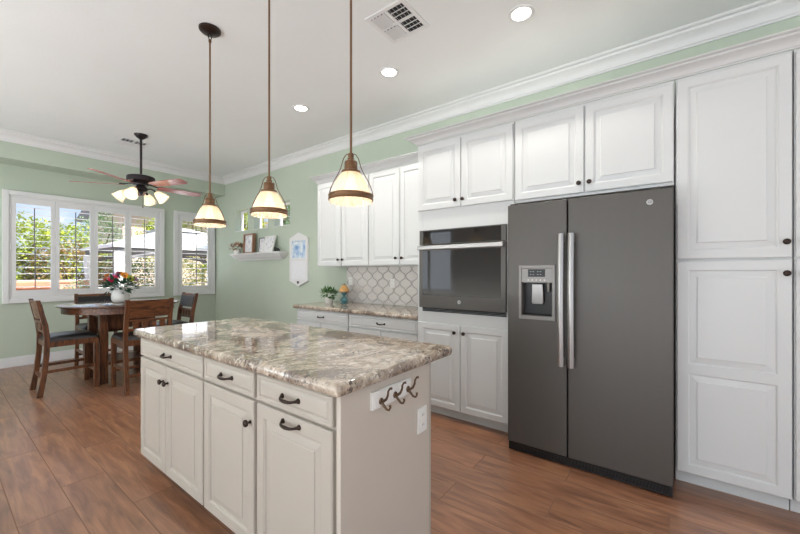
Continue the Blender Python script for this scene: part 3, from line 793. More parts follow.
# ------------------------------------------------------------------ refrigerator
def fridge():
    y0, y1 = -.030, .925; ys = .525; xf = 2.53; top = 1.766
    t = thing('refrigerator', 'large slate grey side-by-side refrigerator with ice dispenser', 'refrigerator', (2.95, (y0 + y1) / 2, 0))
    mk('case', M['cavity'], t, lambda b: box(b, xf + .075, XW - .06, y0 + .012, y1 - .012, .03, 1.742), bevel=.004)
    mk('base_grille', M['black'], t, lambda b: (box(b, xf + .012, xf + .09, y0 + .004, y1 - .004, .006, .062), [box(b, xf + .006, xf + .012, y0 + .02, y1 - .02, .018 + k * .013, .025 + k * .013) for k in range(3)]))
    for xx in (xf + .12, XW - .12):
        for yy in (y0 + .04, y1 - .04):
            mk('levelling_foot', M['black'], t, lambda b: lathe(b, [(0, 0), (.016, 0), (.016, .02), (.006, .022), (.006, .04), (0, .04)], (xx, yy, 0), (0, 0, 1), 12))
    for yy in (y0 + .035, y1 - .035):
        mk('hinge_cover', M['black'], t, lambda b: box(b, xf + .02, xf + .14, yy - .025, yy + .025, top - .018, top + .012), bevel=.004)
    # freezer door with dispenser recess
    a, c, e, f = .600, .842, .955, 1.332
    z0, z1 = .066, top
    def crown(y, lo, hi):    # gently bowed door front
        s = (y - lo) / (hi - lo) * 2 - 1
        return xf + .008 * s * s
    lo = ys + .004
    def fz(b):
        box(b, xf, xf + .072, lo, a, z0, z1); box(b, xf, xf + .072, c, y1, z0, z1)
        box(b, xf, xf + .072, a, c, z0, e); box(b, xf, xf + .072, a, c, f, z1)
        bmesh.ops.remove_doubles(b, verts=b.verts, dist=1e-5)
    bm = BM()
    ysl = [lo, a, c, y1]; zsl = [z0, e, f, z1]
    g = [[bm.verts.new((xf, y, z)) for z in zsl] for y in ysl]
    for i in range(3):
        for j in range(3):
            if i == 1 and j == 1: continue
            bm.faces.new((g[i][j], g[i + 1][j], g[i + 1][j + 1], g[i][j + 1]))
    bk = [bm.verts.new((xf + .072, y, z)) for y, z in ((lo, z0), (y1, z0), (y1, z1), (lo, z1))]
    bm.faces.new(bk)
    bm.faces.new([g[i][0] for i in range(4)] + [bk[1], bk[0]]); bm.faces.new([g[i][3] for i in range(4)] + [bk[2], bk[3]])
    bm.faces.new([g[0][j] for j in range(4)] + [bk[3], bk[0]]); bm.faces.new([g[3][j] for j in range(4)] + [bk[2], bk[1]])
    d = obj('freezer_door', bm, M['slate'], t, bevel=.006, seg=3)
    bz = mk('dispenser_bezel', M['steel_dull'], d, lambda b: bezel(b, xf, a, c, e, f), bevel=.002)
    mk('dispenser_cavity', M['cavity'], d, lambda b: cavity(b, xf, a + .018, c - .018, e + .030, 1.212))
    cpn = mk('dispenser_controls', M['steel_dull'], d, lambda b: box(b, xf - .004, xf + .02, a + .018, c - .018, 1.212, f - .022), bevel=.002)
    mk('display', M['black'], cpn, lambda b: box(b, xf - .0055, xf - .0042, .664, .778, 1.252, 1.304))
    def seg(b):
        for k, yy in enumerate((.760, .742, .712, .694)):
            box(b, xf - .0062, xf - .0056, yy - .005, yy + .005, 1.285, 1.290); box(b, xf - .0062, xf - .0056, yy - .005, yy + .005, 1.266, 1.270)
    mk('display_digits', M['display'], cpn, seg)
    mk('buttons', M['steel'], cpn, lambda b: [lathe(b, [(0, 0), (.006, 0), (.005, .0015), (0, .0015)], (xf - .004, .668 + k * .027, 1.230), (-1, 0, 0), 10) for k in range(5)])
    mk('dispenser_paddle', M['steel'], d, lambda b: prism(b, [(.685, 1.200), (.756, 1.200), (.763, 1.075), (.757, 1.062), (.690, 1.062), (.683, 1.075)], lambda y, z, dd: (xf + dd + (1.2 - z) * .10, y, z), .012, .024), bevel=.003)
    mk('water_nozzle', M['steel_dull'], d, lambda b: tube(b, [(xf + .03, .650, 1.215), (xf + .03, .650, 1.15)], [.016, .010], 12))
    mk('drip_tray', M['black'], d, lambda b: [box(b, xf + .004, xf + .05, a + .022 + k * .0125, a + .029 + k * .0125, e + .030, e + .036) for k in range(16)])
    d2 = mk('fridge_door', M['slate'], t, lambda b: box(b, xf, xf + .072, y0, ys - .004, z0, z1), bevel=.006, seg=3)
    emblem(d2, xf, .081, 1.693, .017)
    mk('door_gasket', M['black'], t, lambda b: box(b, xf + .055, xf + .0745, y0 + .006, y1 - .006, z0 + .006, z1 - .006))
    for dd, yc in ((d, .556), (d2, .494)):
        def h(b):
            n = 16; rings = []
            for i in range(n + 1):
                s = i / n; z = .668 + s * (1.536 - .668)
                off = .050 + .016 * math.sin(PI * s)
                x = xf - off; w = .019
                ring = [(x, yc - w), (x - .010, yc - w * .6), (x - .013, yc), (x - .010, yc + w * .6), (x, yc + w), (x + .012, yc + w * .9), (x + .012, yc - w * .9)]
                rings.append([b.verts.new((p, q, z)) for p, q in ring])
            k = len(rings[0])
            for A, B in zip(rings, rings[1:]):
                for j in range(k): b.faces.new((A[j], A[(j + 1) % k], B[(j + 1) % k], B[j]))
            b.faces.new(rings[0]); b.faces.new(rings[-1][::-1])
            for z in (.70, 1.504): box(b, xf - .050, xf, yc - .013, yc + .013, z - .022, z + .022)
        mk('door_handle', M['steel'], dd, h, smooth=True, angle=40)
    return t
def bezel(b, xf, a, c, e, f):
    for (p, q, r, s) in ((a, a + .018, e, f), (c - .018, c, e, f), (a + .018, c - .018, f - .022, f), (a + .018, c - .018, e, e + .026)):
        box(b, xf - .008, xf + .06, p, q, r, s)
def cavity(b, xf, y0, y1, z0, z1):
    x1 = xf + .062
    box(b, x1, x1 + .004, y0, y1, z0, z1)
    box(b, xf + .001, x1, y0, y0 + .003, z0, z1); box(b, xf + .001, x1, y1 - .003, y1, z0, z1)
    box(b, xf + .001, x1, y0, y1, z0 - .003, z0); box(b, xf + .02, x1, y0, y1, z1 - .002, z1)
fridge()

# ------------------------------------------------------------------ island
G = M['greige']
XI, XIB = .855, 1.410          # carcass face (doors reach .835), back
t = cabinet('island_cabinet', 'greige island cabinet at the far end with one wide drawer over two doors', 1.872, 2.755, 0, .868, XI, XIB, G, .095, .07, M['toe_dark'])
drawer(t, XI, 1.882, 2.748, .745, .856, G)
door(t, XI, 2.346, 2.748, .100, .732, G, knob=(2.372, .642))
door(t, XI, 1.882, 2.336, .100, .732, G, knob=(2.306, .642))
t = cabinet('island_cabinet', 'greige island cabinet in the middle, narrow drawer over a single door with knob', 1.396, 1.870, 0, .868, XI, XIB, G, .095, .07, M['toe_dark'])
drawer(t, XI, 1.410, 1.864, .745, .856, G)
door(t, XI, 1.410, 1.864, .100, .732, G, knob=(1.434, .640))
t = cabinet('island_cabinet', 'greige island cabinet nearest the camera, drawer over pull-out door with bar pull', .905, 1.394, 0, .868, XI, XIB, G, .095, .07, M['toe_dark'])
drawer(t, XI, .922, 1.386, .745, .856, G)
door(t, XI, .922, 1.386, .100, .732, G, pull=(1.150, .703))
mk('end_panel', M['greige_lit'], t, lambda b: box(b, .842, 1.404, .886, .9055, 0, .868), bevel=.002)
mk('corner_post', M['greige'], t, lambda b: box(b, .8415, XIB - .0005, .9056, .9075, 0.002, .867))
mk('back_edge', G, t, lambda b: box(b, 1.4045, 1.425, .889, 1.393, 0, .868), bevel=.002)
o = mk('island_countertop', M['granite'], fn=lambda b: slab(b, .802, 1.588, .858, 2.785, .8685, .914), smooth=True, angle=50)
tag(o, 'large polished granite countertop of the greige kitchen island', 'countertop')
outlet('white outlet plate on the greige end panel of the island', (1.339, .8855, .621), 'y')
# hook rail
t = thing('hook_rail', 'small white coat hook board with three double hooks on island end panel', 'hook rail', (1.116, .885, .80))
mk('board', M['plastic_white'], t, lambda b: (box(b, .991, 1.241, .873, .8855, .768, .835), box(b, .999, 1.233, .870, .873, .774, .829)), bevel=.002)
for xh in (1.036, 1.124, 1.212):
    def hk(b):
        y = .870
        tube(b, [(xh, y - .001, .790), (xh, y - .012, .795), (xh, y - .026, .806), (xh, y - .034, .822), (xh, y - .036, .838), (xh, y - .044, .850), (xh, y - .052, .852)], [.005, .0055, .005, .0045, .004, .004, .0055], 8)
        tube(b, [(xh, y - .004, .790), (xh, y - .014, .780), (xh, y - .028, .768), (xh, y - .040, .768), (xh, y - .046, .779), (xh, y - .044, .788)], [.0055, .005, .0045, .004, .004, .0055], 8)
        lathe(b, [(0, 0), (.013, 0), (.012, .003), (.006, .005), (0, .005)], (xh, y, .794), (0, -1, 0), 12)
    mk('hook', M['hookmetal'], t, hk, smooth=True, angle=60)

# ------------------------------------------------------------------ pendants over the island
def pendant(label, loc):
    x, y = loc
    t = thing('pendant_light', label, 'pendant lamp', (x, y, 1.64), 'ribbed glass pendants over the island')
    B = M['brass']
    mk('canopy', M['bronze'], t, lambda b: lathe(b, [(0, ZC - .032), (.012, ZC - .032), (.058, ZC - .026), (.072, ZC - .014), (.074, ZC - .001), (0, ZC - .001)], (x, y, 0), n=28), smooth=True)
    def lk(b):
        r = .017; pts = [(x + r * .7 * math.cos(2 * PI * k / 12), y, ZC - .054 + r * 1.3 * math.sin(2 * PI * k / 12)) for k in range(13)]
        tube(b, pts, .003, 6, cap=False)
    mk('loop', M['bronze'], t, lk, smooth=True)
    mk('rod', B, t, lambda b: (tube(b, [(x, y, ZC - .078), (x, y, 1.852)], .0058, 10), lathe(b, [(0, ZC - .094), (.010, ZC - .094), (.010, ZC - .078), (0, ZC - .074)], (x, y, 0), n=12)), smooth=True)
    mk('socket', B, t, lambda b: lathe(b, [(0, 1.862), (.012, 1.862), (.014, 1.852), (.013, 1.842), (.017, 1.838), (.017, 1.828), (.030, 1.822), (.032, 1.812), (.030, 1.808), (.032, 1.804), (.032, 1.782), (.046, 1.776), (.047, 1.768), (.040, 1.764), (0, 1.764)], (x, y, 0), n=28), smooth=True, angle=30)
    def sh(b):
        prof = [(.036, 1.772), (.047, 1.764), (.062, 1.742), (.076, 1.712), (.088, 1.681), (.097, 1.652), (.101, 1.632), (.101, 1.622)]
        prof2 = [(r - .0035, z) for r, z in prof[::-1]]
        lathe(b, prof + prof2, (x, y, 0), n=140, rib=(28, .026))
    mk('shade', M['shade'], t, sh, smooth=True, angle=80)
    mk('band', B, t, lambda b: lathe(b, [(.1035, 1.632), (.1075, 1.631), (.110, 1.636), (.108, 1.641), (.108, 1.652), (.110, 1.656), (.1075, 1.661), (.1035, 1.660), (.1035, 1.632)], (x, y, 0), n=48), smooth=True, angle=40)
    def wire(b):
        d = Vector((.6, -.8, 0))
        for s in (-1, 1):
            pts = []
            for r, z in ((.109, 1.648), (.105, 1.672), (.096, 1.700), (.081, 1.732), (.062, 1.764), (.050, 1.790), (.043, 1.815), (.036, 1.838), (.024, 1.856), (.010, 1.861)):
                pts.append((x + s * d.x * r, y + s * d.y * r, z))
            tube(b, pts, .0022, 6)
    mk('bail_wire', B, t, wire, smooth=True)
    mk('bulb', M['bulb'], t, lambda b: lathe(b, [(0, 1.655), (.016, 1.659), (.027, 1.672), (.030, 1.688), (.026, 1.706), (.015, 1.726), (.012, 1.762), (0, 1.763)], (x, y, 0), n=16), smooth=True)
    light('pendant_bulb_light', 'POINT', (x, y, 1.642), 0.7, (1, .90, .76), shadow_soft_size=.025).parent = None
    return t
pendant('ribbed glass pendant lamp, leftmost of three, over the far end of island', (1.240, 2.671))
pendant('ribbed glass pendant lamp, middle of the three hanging over island', (1.240, 1.922))
pendant('ribbed glass pendant lamp nearest the camera, rightmost of three over island', (1.240, 1.232))

# ------------------------------------------------------------------ ceiling fixtures
for (x, y, lab) in ((2.447, .800, 'round recessed ceiling light nearest camera, above the refrigerator'), (2.459, 1.970, 'round recessed ceiling light in the middle of the row of three'), (2.426, 3.165, 'round recessed ceiling light farthest from camera, toward the green wall')):
    t = thing('recessed_light', lab, 'ceiling light', (x, y, ZC), 'recessed ceiling lights')
    mk('trim_ring', M['trim'], t, lambda b: lathe(b, [(.062, ZC - .0005), (.088, ZC - .0005), (.086, ZC - .006), (.066, ZC - .008), (.062, ZC - .003)], (x, y, 0), n=32), smooth=True, angle=30)
    mk('lens', M['lamp'], t, lambda b: lathe(b, [(0, ZC - .0035), (.063, ZC - .0035), (.063, ZC - .001), (0, ZC - .001)], (x, y, 0), n=32))
    light('recessed_lamp_light', 'SPOT', (x, y, ZC - .02), 58, (1, .95, .88), spot_size=math.radians(130), spot_blend=.6, shadow_soft_size=.06)
def register(label, x, y, s, tilt):
    t = thing('ceiling_vent', label, 'air vent', (x, y, ZC)); h = s / 2
    def fr(b):
        i = h - .03
        for (p, q, r, u) in ((-h, h, i, h), (-h, h, -h, -i), (-h, -i, -i, i), (i, h, -i, i), (-i, i, -.012, .012), (-.012, .012, -i, -.012), (-.012, .012, .012, i)):
            box(b, x + p, x + q, y + r, y + u, ZC - .008, ZC - .0005)
    mk('frame', M['trim'], t, fr, bevel=.002)
    mk('duct_backing', M['black'], t, lambda b: box(b, x - h + .03, x + h - .03, y - h + .03, y + h - .03, ZC - .0015, ZC - .0008))
    i = h - .03
    for sx in (-1, 1):
        for sy in (-1, 1):
            def lv(b):
                n = 4; a0, a1 = .013, i - .001; m_ = (a0 + a1) / 2
                for k in range(n):
                    c = a0 + (k + .5) * (a1 - a0) / n
                    ang = tilt if sy < 0 else -40
                    obox(b, (x + sx * m_, y + sy * c, ZC - .0085), a1 - a0, .015 if sy < 0 else .024, .0014, Matrix.Rotation(math.radians(ang), 3, 'X'))
                if sy < 0:
                    for k in range(2):
                        c = a0 + (k + 1) * (a1 - a0) / 3
                        box(b, x + sx * c - .0012, x + sx * c + .0012, y - a1, y - a0, ZC - .008, ZC - .002)
            mk('louvers', M['trim'], t, lv)
register('square white four-way ceiling air vent near the recessed lights', 2.005, 1.530, .33, 49)
register('square white ceiling air vent beyond the fan rod', 1.687, 5.87, .33, 17)

# ------------------------------------------------------------------ ceiling fan
def fan():
    x, y = 1.655, 5.43; D = M['fanmetal']
    t = thing('ceiling_fan', 'dark bronze ceiling fan with cherry blades and four lit glass shades', 'ceiling fan', (x, y, 2.4))
    mk('canopy', D, t, lambda b: lathe(b, [(0, ZC - .065), (.02, ZC - .062), (.05, ZC - .04), (.072, ZC - .015), (.075, ZC - .001), (0, ZC - .001)], (x, y, 0), n=28), smooth=True)
    mk('downrod', D, t, lambda b: tube(b, [(x, y, ZC - .06), (x, y, 2.53)], .0135, 14), smooth=True)
    mk('motor_housing', D, t, lambda b: lathe(b, [(0, 2.545), (.035, 2.543), (.05, 2.528), (.12, 2.524), (.150, 2.512), (.155, 2.495), (.150, 2.455), (.12, 2.43), (.085, 2.42), (.082, 2.405), (0, 2.405)], (x, y, 0), n=36), smooth=True, angle=40)
    for k in range(5):
        a = math.radians(1 + 72 * k)
        R = Matrix.Rotation(a, 3, 'Z'); c = Vector((x, y, 0))
        P = Matrix.Rotation(a, 3, 'Z') @ Matrix.Rotation(math.radians(-12), 3, 'X')
        def iron(b):
            pts = [R @ Vector((.07, 0, 2.425)) + c, R @ Vector((.13, 0, 2.422)) + c, R @ Vector((.18, 0, 2.412)) + c, R @ Vector((.23, 0, 2.409)) + c]
            tube(b, pts, [.013, .012, .016, .022], 8, squash=.5)
        bl = None
        def blade(b):
            out = []
            for s, w in ((.19, .050), (.22, .058), (.40, .066), (.60, .072), (.69, .070), (.725, .058), (.74, .030)): out.append((s, w))
            poly = [(s, w) for s, w in out] + [(s, -w) for s, w in out[::-1]]
            prism(b, poly, lambda s, w, d: tuple(P @ Vector((s, w, d)) + Vector((x, y, 2.402))), -.003, .003)
        bl = mk('blade', M['blade'], t, blade, bevel=.0015)
        mk('blade_iron', D, bl, iron, smooth=True)
    mk('light_fitter', D, t, lambda b: lathe(b, [(0, 2.405), (.045, 2.405), (.05, 2.39), (.072, 2.375), (.075, 2.345), (.06, 2.325), (.03, 2.315), (.028, 2.300), (.012, 2.292), (.008, 2.275), (0, 2.27)], (x, y, 0), n=28), smooth=True, angle=40)
    for k in range(4):
        a = math.radians(-40 + 90 * k); d = Vector((math.cos(a), math.sin(a), 0)); c = Vector((x, y, 0))
        def arm(b):
            tube(b, [c + d * .06 + Vector((0, 0, 2.355)), c + d * .11 + Vector((0, 0, 2.362)), c + d * .15 + Vector((0, 0, 2.345)), c + d * .17 + Vector((0, 0, 2.318))], [.010, .009, .010, .017], 10)
        am = mk('lamp_arm', D, t, arm, smooth=True)
        ax = (d * .72 + Vector((0, 0, -.70))).normalized(); p0 = c + d * .17 + Vector((0, 0, 2.322))
        def shd(b):
            prof = [(.022, 0), (.030, .006), (.045, .035), (.054, .065), (.058, .09), (.066, .115), (.078, .132)]
            lathe(b, prof + [(r - .003, h) for r, h in prof[::-1]], p0, ax, n=48, rib=(12, .02))
        mk('lamp_shade', M['frost'], am, shd, smooth=True, angle=70)
        mk('lamp_bulb', M['bulb'], am, lambda b: lathe(b, [(0, 0), (.012, .01), (.022, .045), (.022, .06), (.012, .078), (0, .082)], p0, ax, n=14), smooth=True)
        light('fan_bulb_light', 'POINT', tuple(p0 + ax * .11), 0.8, (1, .87, .70), shadow_soft_size=.03)
    mk('pull_chain', M['brass'], t, lambda b: (tube(b, [(x + .02, y, 2.30), (x + .02, y, 2.14)], .0018, 6), lathe(b, [(0, 2.115), (.006, 2.12), (.006, 2.135), (0, 2.142)], (x + .02, y, 0), n=10)))
fan()

# ------------------------------------------------------------------ dining set
def stool(label, loc, rz, first=[None]):
    if first[0] is not None: return dup(first[0], loc, rz, label)
    Wd = M['chairwood']; Wy = M['chairwood_y']
    t = thing('dining_chair', label, 'chair', (0, 0, 0), 'counter-height wooden dining chairs')
    w = .205
    for s in (-1, 1):
        def rear(b):
            pts = [(-.255, 0), (-.225, .20), (-.205, .42), (-.200, .60), (-.215, .74), (-.250, .90), (-.268, .995)]
            th = [.024, .022, .022, .023, .022, .019, .017]
            rings = []
            for (px_, z), h in zip(pts, th):
                rings.append([b.verts.new((px_ + a * h, s * w + c * .019, z)) for a, c in ((-1, -1), (1, -1), (1, 1), (-1, 1))])
            for A, B in zip(rings, rings[1:]):
                for j in range(4): b.faces.new((A[j], A[(j + 1) % 4], B[(j + 1) % 4], B[j]))
            b.faces.new(rings[0][::-1]); b.faces.new(rings[-1])
        mk('leg', Wd, t, rear, bevel=.003)
        mk('leg', Wd, t, lambda b: box(b, .175, .217, s * w - .021, s * w + .021, 0, .545), bevel=.003)
        mk('side_stretcher', Wd, t, lambda b: box(b, -.225, .178, s * w - .010, s * w + .010, .235, .265), bevel=.002)
    mk('seat_frame', Wd, t, lambda b: (box(b, -.20, .21, -w - .018, -w + .012, .50, .560), box(b, -.20, .21, w - .012, w + .018, .50, .560), box(b, .188, .212, -w + .012, w - .012, .50, .560), box(b, -.212, -.19, -w + .012, w - .012, .50, .560)), bevel=.002)
    mk('front_stretcher', Wy, t, lambda b: box(b, .186, .206, -w + .019, w - .019, .17, .20), bevel=.002)
    mk('rear_stretcher', Wy, t, lambda b: box(b, -.236, -.214, -w + .019, w - .019, .17, .20), bevel=.002)
    def seat(b):
        n = 8; pr = [(0, .561), (.004, .575), (.014, .592), (.04, .605), (.10, .612)]
        rings = []
        for ins, z in pr:
            x0, x1, y0, y1 = -.205 + ins, .220 - ins, -.228 + ins, .228 - ins; R = .035
            ring = []
            for cx, cy, a0 in ((x1 - R, y1 - R, 0), (x0 + R, y1 - R, 90), (x0 + R, y0 + R, 180), (x1 - R, y0 + R, 270)):
                for k in range(5):
                    a = math.radians(a0 + 22.5 * k); ring.append(b.verts.new((cx + R * math.cos(a), cy + R * math.sin(a), z)))
            rings.append(ring)
        m_ = len(rings[0])
        for A, B in zip(rings, rings[1:]):
            for j in range(m_): b.faces.new((A[j], A[(j + 1) % m_], B[(j + 1) % m_], B[j]))
        b.faces.new(rings[0][::-1]); b.faces.new(rings[-1])
    mk('seat_cushion', M['leather'], t, seat, smooth=True, angle=60)
    def xback(z): return -.205 - max(0, z - .66) * .185
    def curved(b, z0, z1, th, bow=.016, off=0):
        n = 10; vs = []
        for i in range(n + 1):
            s = i / n * 2 - 1; yy = s * (w - .012)
            q = bow * (1 - s * s)
            vs.append([b.verts.new((xback(z) - q + dx + off, yy, z)) for dx, z in ((-th / 2, z0), (th / 2, z0), (th / 2, z1), (-th / 2, z1))])
        for A, B in zip(vs, vs[1:]):
            for j in range(4): b.faces.new((A[j], A[(j + 1) % 4], B[(j + 1) % 4], B[j]))
        b.faces.new(vs[0][::-1]); b.faces.new(vs[-1])
    mk('top_rail', Wy, t, lambda b: curved(b, .800, .985, .022), bevel=.002)
    mk('back_pad', M['leather'], t, lambda b: curved(b, .812, .955, .014, off=.019), bevel=.004)
    mk('lower_rail', Wy, t, lambda b: (curved(b, .655, .685, .022), curved(b, .755, .778, .022)), bevel=.002)
    def blocks(b):
        for yy in (-.125, -.042, .042, .125):
            box(b, xback(.72) - .026, xback(.72) - .002, yy - .024, yy + .024, .684, .756)
    mk('slat_blocks', Wy, t, blocks, bevel=.002)
    first[0] = t
    t.location = loc; t.rotation_euler = (0, 0, rz)
    return t
stool('wooden counter chair at the left of round table, seen from its side', (.942, 5.335, 0), 0)
stool('wooden counter chair nearest the island, its wide back toward the camera', (1.455, 4.755, 0), PI / 2)
stool('wooden counter chair on the far side of the table under the large window', (1.40, 6.07, 0), -PI / 2)
stool('wooden counter chair on the right of table, backing onto the narrow window', (1.970, 5.41, 0), PI)

def table():
    cx, cy, R = 1.45, 5.42, .60
    t = thing('dining_table', 'round dark wood counter-height dining table with pedestal base by the windows', 'table', (cx, cy, 0))
    mk('tabletop', M['tabletop'], t, lambda b: lathe(b, [(0, .882), (R - .02, .882), (R - .004, .888), (R, .897), (R - .004, .906), (R - .012, .910), (0, .910)], (cx, cy, 0), n=72), smooth=True, angle=30)
    mk('apron', M['chairwood_y'], t, lambda b: lathe(b, [(R - .07, .882), (R - .05, .882), (R - .05, .815), (R - .075, .815), (R - .075, .882)], (cx, cy, 0), n=72), smooth=True, angle=30)
    for sx in (-1, 1):
        for sy in (-1, 1):
            mk('leg', M['chairwood'], t, lambda b: box(b, cx + sx * .235 - .04, cx + sx * .235 + .04, cy + sy * .225 - .04, cy + sy * .225 + .04, 0, .815), bevel=.005)
    mk('shelf', M['chairwood_y'], t, lambda b: box(b, cx - .22, cx + .22, cy - .21, cy + .21, .20, .235), bevel=.003)
    for s in (-1, 1): mk('side_panel', M['chairwood'], t, lambda b: box(b, cx - .1945, cx + .1945, cy + s * .20 - .012, cy + s * .20 + .012, .62, .815))
    for s in (-1, 1): mk('support_rail', M['chairwood'], t, lambda b: box(b, cx + s * .23 - .015, cx + s * .23 + .015, cy - .1845, cy + .1845, .755, .815))
table()

# vase and bouquet
VX, VY, VZ = 1.425, 5.38, .911
t = thing('vase', 'white ceramic pitcher vase on the round dining table holding bright flowers', 'vase', (VX, VY, VZ))
mk('vase_body', M['ceramic'], t, lambda b: lathe(b, [(0, 0), (.060, 0), (.072, .006), (.088, .040), (.092, .080), (.084, .125), (.074, .150), (.078, .176), (.084, .190), (.078, .189), (.068, .150), (.076, .12), (.082, .08), (.05, .012), (0, .012)], (VX, VY, VZ), n=36, rib=(18, .012)), smooth=True, angle=60)
mk('vase_handle', M['ceramic'], t, lambda b: tube(b, [(VX + .07, VY - .04, VZ + .165), (VX + .115, VY - .055, VZ + .155), (VX + .125, VY - .06, VZ + .11), (VX + .082, VY - .042, VZ + .06)], .008, 8), smooth=True)
RV = Vector((.601, -.799, 0)); FV = Vector((.28, .96, 0))
def flower(label, dr, dz, r, m, back=0.0, tilt=(0, -0.5, .6)):
    base = Vector((VX, VY, VZ + .16)); p = Vector((VX, VY, VZ)) + RV * dr + Vector((0, 0, dz)) + FV * back
    ax = Vector(((p - base).x, (p - base).y - .10, .08 + (p - base).z * .3)).normalized()
    t = thing('flower', label, 'flower', tuple(p), 'flowers in the vase on the dining table')
    u, v = frame_of(ax)
    def pet(b):
        for layer, (rr, n, lift) in enumerate(((r, 16, .012), (r * .78, 14, .024), (r * .5, 10, .032))):
            for k in range(n):
                a = 2 * PI * (k + layer * .5) / n; d = u * math.cos(a) + v * math.sin(a); s = ax.cross(d); w = rr * .20
                q = [p + d * rr * .15 - s * w * .4 + ax * .004 * layer, p + d * rr * .6 - s * w + ax * lift * .7, p + d * rr - s * w * .3 + ax * lift, p + d * rr * 1.03 + ax * lift, p + d * rr + s * w * .3 + ax * lift, p + d * rr * .6 + s * w + ax * lift * .7, p + d * rr * .15 + s * w * .4 + ax * .004 * layer]
                b.faces.new([b.verts.new(x) for x in q])
    mk('petals', m, t, pet, recalc=False)
    mk('flower_centre', M['orange_shade'], t, lambda b: lathe(b, [(0, .030), (r * .18, .027), (r * .22, .018), (r * .2, .0), (0, 0)], p, ax, 12), smooth=True)
    mk('stem', M['stem'], t, lambda b: tube(b, [tuple(p), tuple((p + base) / 2 + Vector((0, 0, .01))), (VX + (p.x - VX) * .2, VY + (p.y - VY) * .2, VZ + .02)], .003, 6))
flower('orange daisy at the left of the bouquet in the white vase', -.155, .325, .055, M['petal_orange'])
flower('large hot pink daisy at the front of the bouquet in the vase', -.085, .285, .060, M['petal_pink'], -.07)
flower('lilac daisy at the top of the bouquet in the white vase', -.055, .325, .052, M['petal_lilac'], .02)
flower('coral daisy low at the left of the bouquet in the vase', -.175, .275, .045, M['petal_coral'], -.01)
flower('crimson daisy at the top centre of the bouquet in the vase', -.005, .350, .050, M['petal_crimson'], .05)
flower('small orange daisy at the top right of the bouquet in the vase', .050, .330, .050, M['petal_orange'], -.01)
flower('lime green bloom at the right of the bouquet in the vase', .125, .295, .045, M['petal_lime'], .0)
flower('small purple bloom at the far right of the bouquet in the vase', .170, .285, .035, M['petal_purple'], .04)
def leafcluster(b, c, n, spread, size, rnd, up=.5):
    for k in range(n):
        d = Vector((rnd.gauss(0, 1), rnd.gauss(0, 1), rnd.gauss(up, .6))).normalized()
        p = Vector(c) + Vector((d.x * spread[0], d.y * spread[1], d.z * spread[2])) * rnd.uniform(.5, 1)
        t_ = (d + Vector((rnd.uniform(-.5, .5), rnd.uniform(-.5, .5), rnd.uniform(-.4, .4)))).normalized()
        u, v = frame_of(t_); L_ = size * rnd.uniform(.7, 1.2); w = L_ * .32
        q = [p, p + t_ * L_ * .4 + u * w + v * w * .3, p + t_ * L_, p + t_ * L_ * .4 - u * w + v * w * .3]
        b.faces.new([b.verts.new(x) for x in q])
o = mk('bouquet_foliage', M['leaf_dark'], fn=lambda b: leafcluster(b, (VX, VY, VZ + .20), 150, (.17, .17, .10), .075, random.Random(5), .25), recalc=False)
tag(o, 'dark green leaves filling out the bouquet in the white vase', 'leaves')

# ------------------------------------------------------------------ counter and wall decor
def potted(label, x, y, z):
    t = thing('potted_plant', label, 'plant', (x, y, z))
    mk('pot', M['ceramic'], t, lambda b: lathe(b, [(0, 0), (.043, 0), (.046, .004), (.058, .085), (.060, .095), (.055, .095), (.050, .08), (0, .078)], (x, y, z), n=28), smooth=True, angle=50)
    mk('soil', M['trunk'], t, lambda b: lathe(b, [(0, .083), (.0515, .083), (.0515, .079), (0, .079)], (x, y, z), n=20))
    mk('leaves', M['leaf'], t, lambda b: leafcluster(b, (x, y, z + .125), 170, (.105, .105, .065), .05, random.Random(9), .3), recalc=False)
potted('small leafy plant in a white pot on the far left granite counter', 3.10, 3.475, .8855)
LX, LY, LZ = 3.20, 3.30, .8855
t = thing('table_lamp', 'tiny lamp with amber shade and turquoise base on granite counter', 'lamp', (LX, LY, LZ))
mk('lamp_base', M['turq'], t, lambda b: lathe(b, [(0, 0), (.045, 0), (.048, .006), (.030, .016), (.046, .034), (.050, .052), (.038, .072), (.016, .086), (.014, .10), (.028, .116), (.044, .135), (.046, .142), (0, .142)], (LX, LY, LZ), n=28), smooth=True, angle=60)
mk('lamp_collar', M['oak'], t, lambda b: lathe(b, [(0, .1425), (.064, .1425), (.066, .148), (.062, .153), (0, .153)], (LX, LY, LZ), n=28))
mk('lamp_shade', M['orange_shade'], t, lambda b: lathe(b, [(.060, .1535), (.062, .16), (.054, .19), (.036, .222), (.024, .234), (0, .236)], (LX, LY, LZ), n=28), smooth=True)
mk('finial', M['oak'], t, lambda b: lathe(b, [(0, .235), (.026, .237), (.024, .242), (.008, .244), (.009, .252), (0, .256)], (LX, LY, LZ), n=16), smooth=True)

# ledge shelf
t = thing('wall_shelf', 'white moulded ledge shelf on the green wall under the small windows', 'shelf', (XW, 5.43, 1.5))
mk('shelf_board', M['trim'], t, lambda b: box(b, XW - .175, XW - .001, 4.74, 6.215, 1.585, 1.606), bevel=.003)
def shelfmould(b):
    prof = [(0, 1.49), (.05, 1.49), (.055, 1.505), (.075, 1.515), (.105, 1.53), (.125, 1.552), (.14, 1.572), (.155, 1.5845), (0, 1.5845)]
    rings = []
    xw = XW - .001; ya, yb = 4.90, 6.055
    for (px_, py_, nx, ny) in ((xw, ya, 0, -1), (xw, ya, -1, -1), (xw, yb, -1, 1), (xw, yb, 0, 1)):
        rings.append([b.verts.new((px_ + nx * d, py_ + ny * d, z)) for d, z in prof])
    k = len(prof)
    for A, B in zip(rings, rings[1:]):
        for j in range(k):
            try: b.faces.new((A[j], A[(j + 1) % k], B[(j + 1) % k], B[j]))
            except ValueError: pass
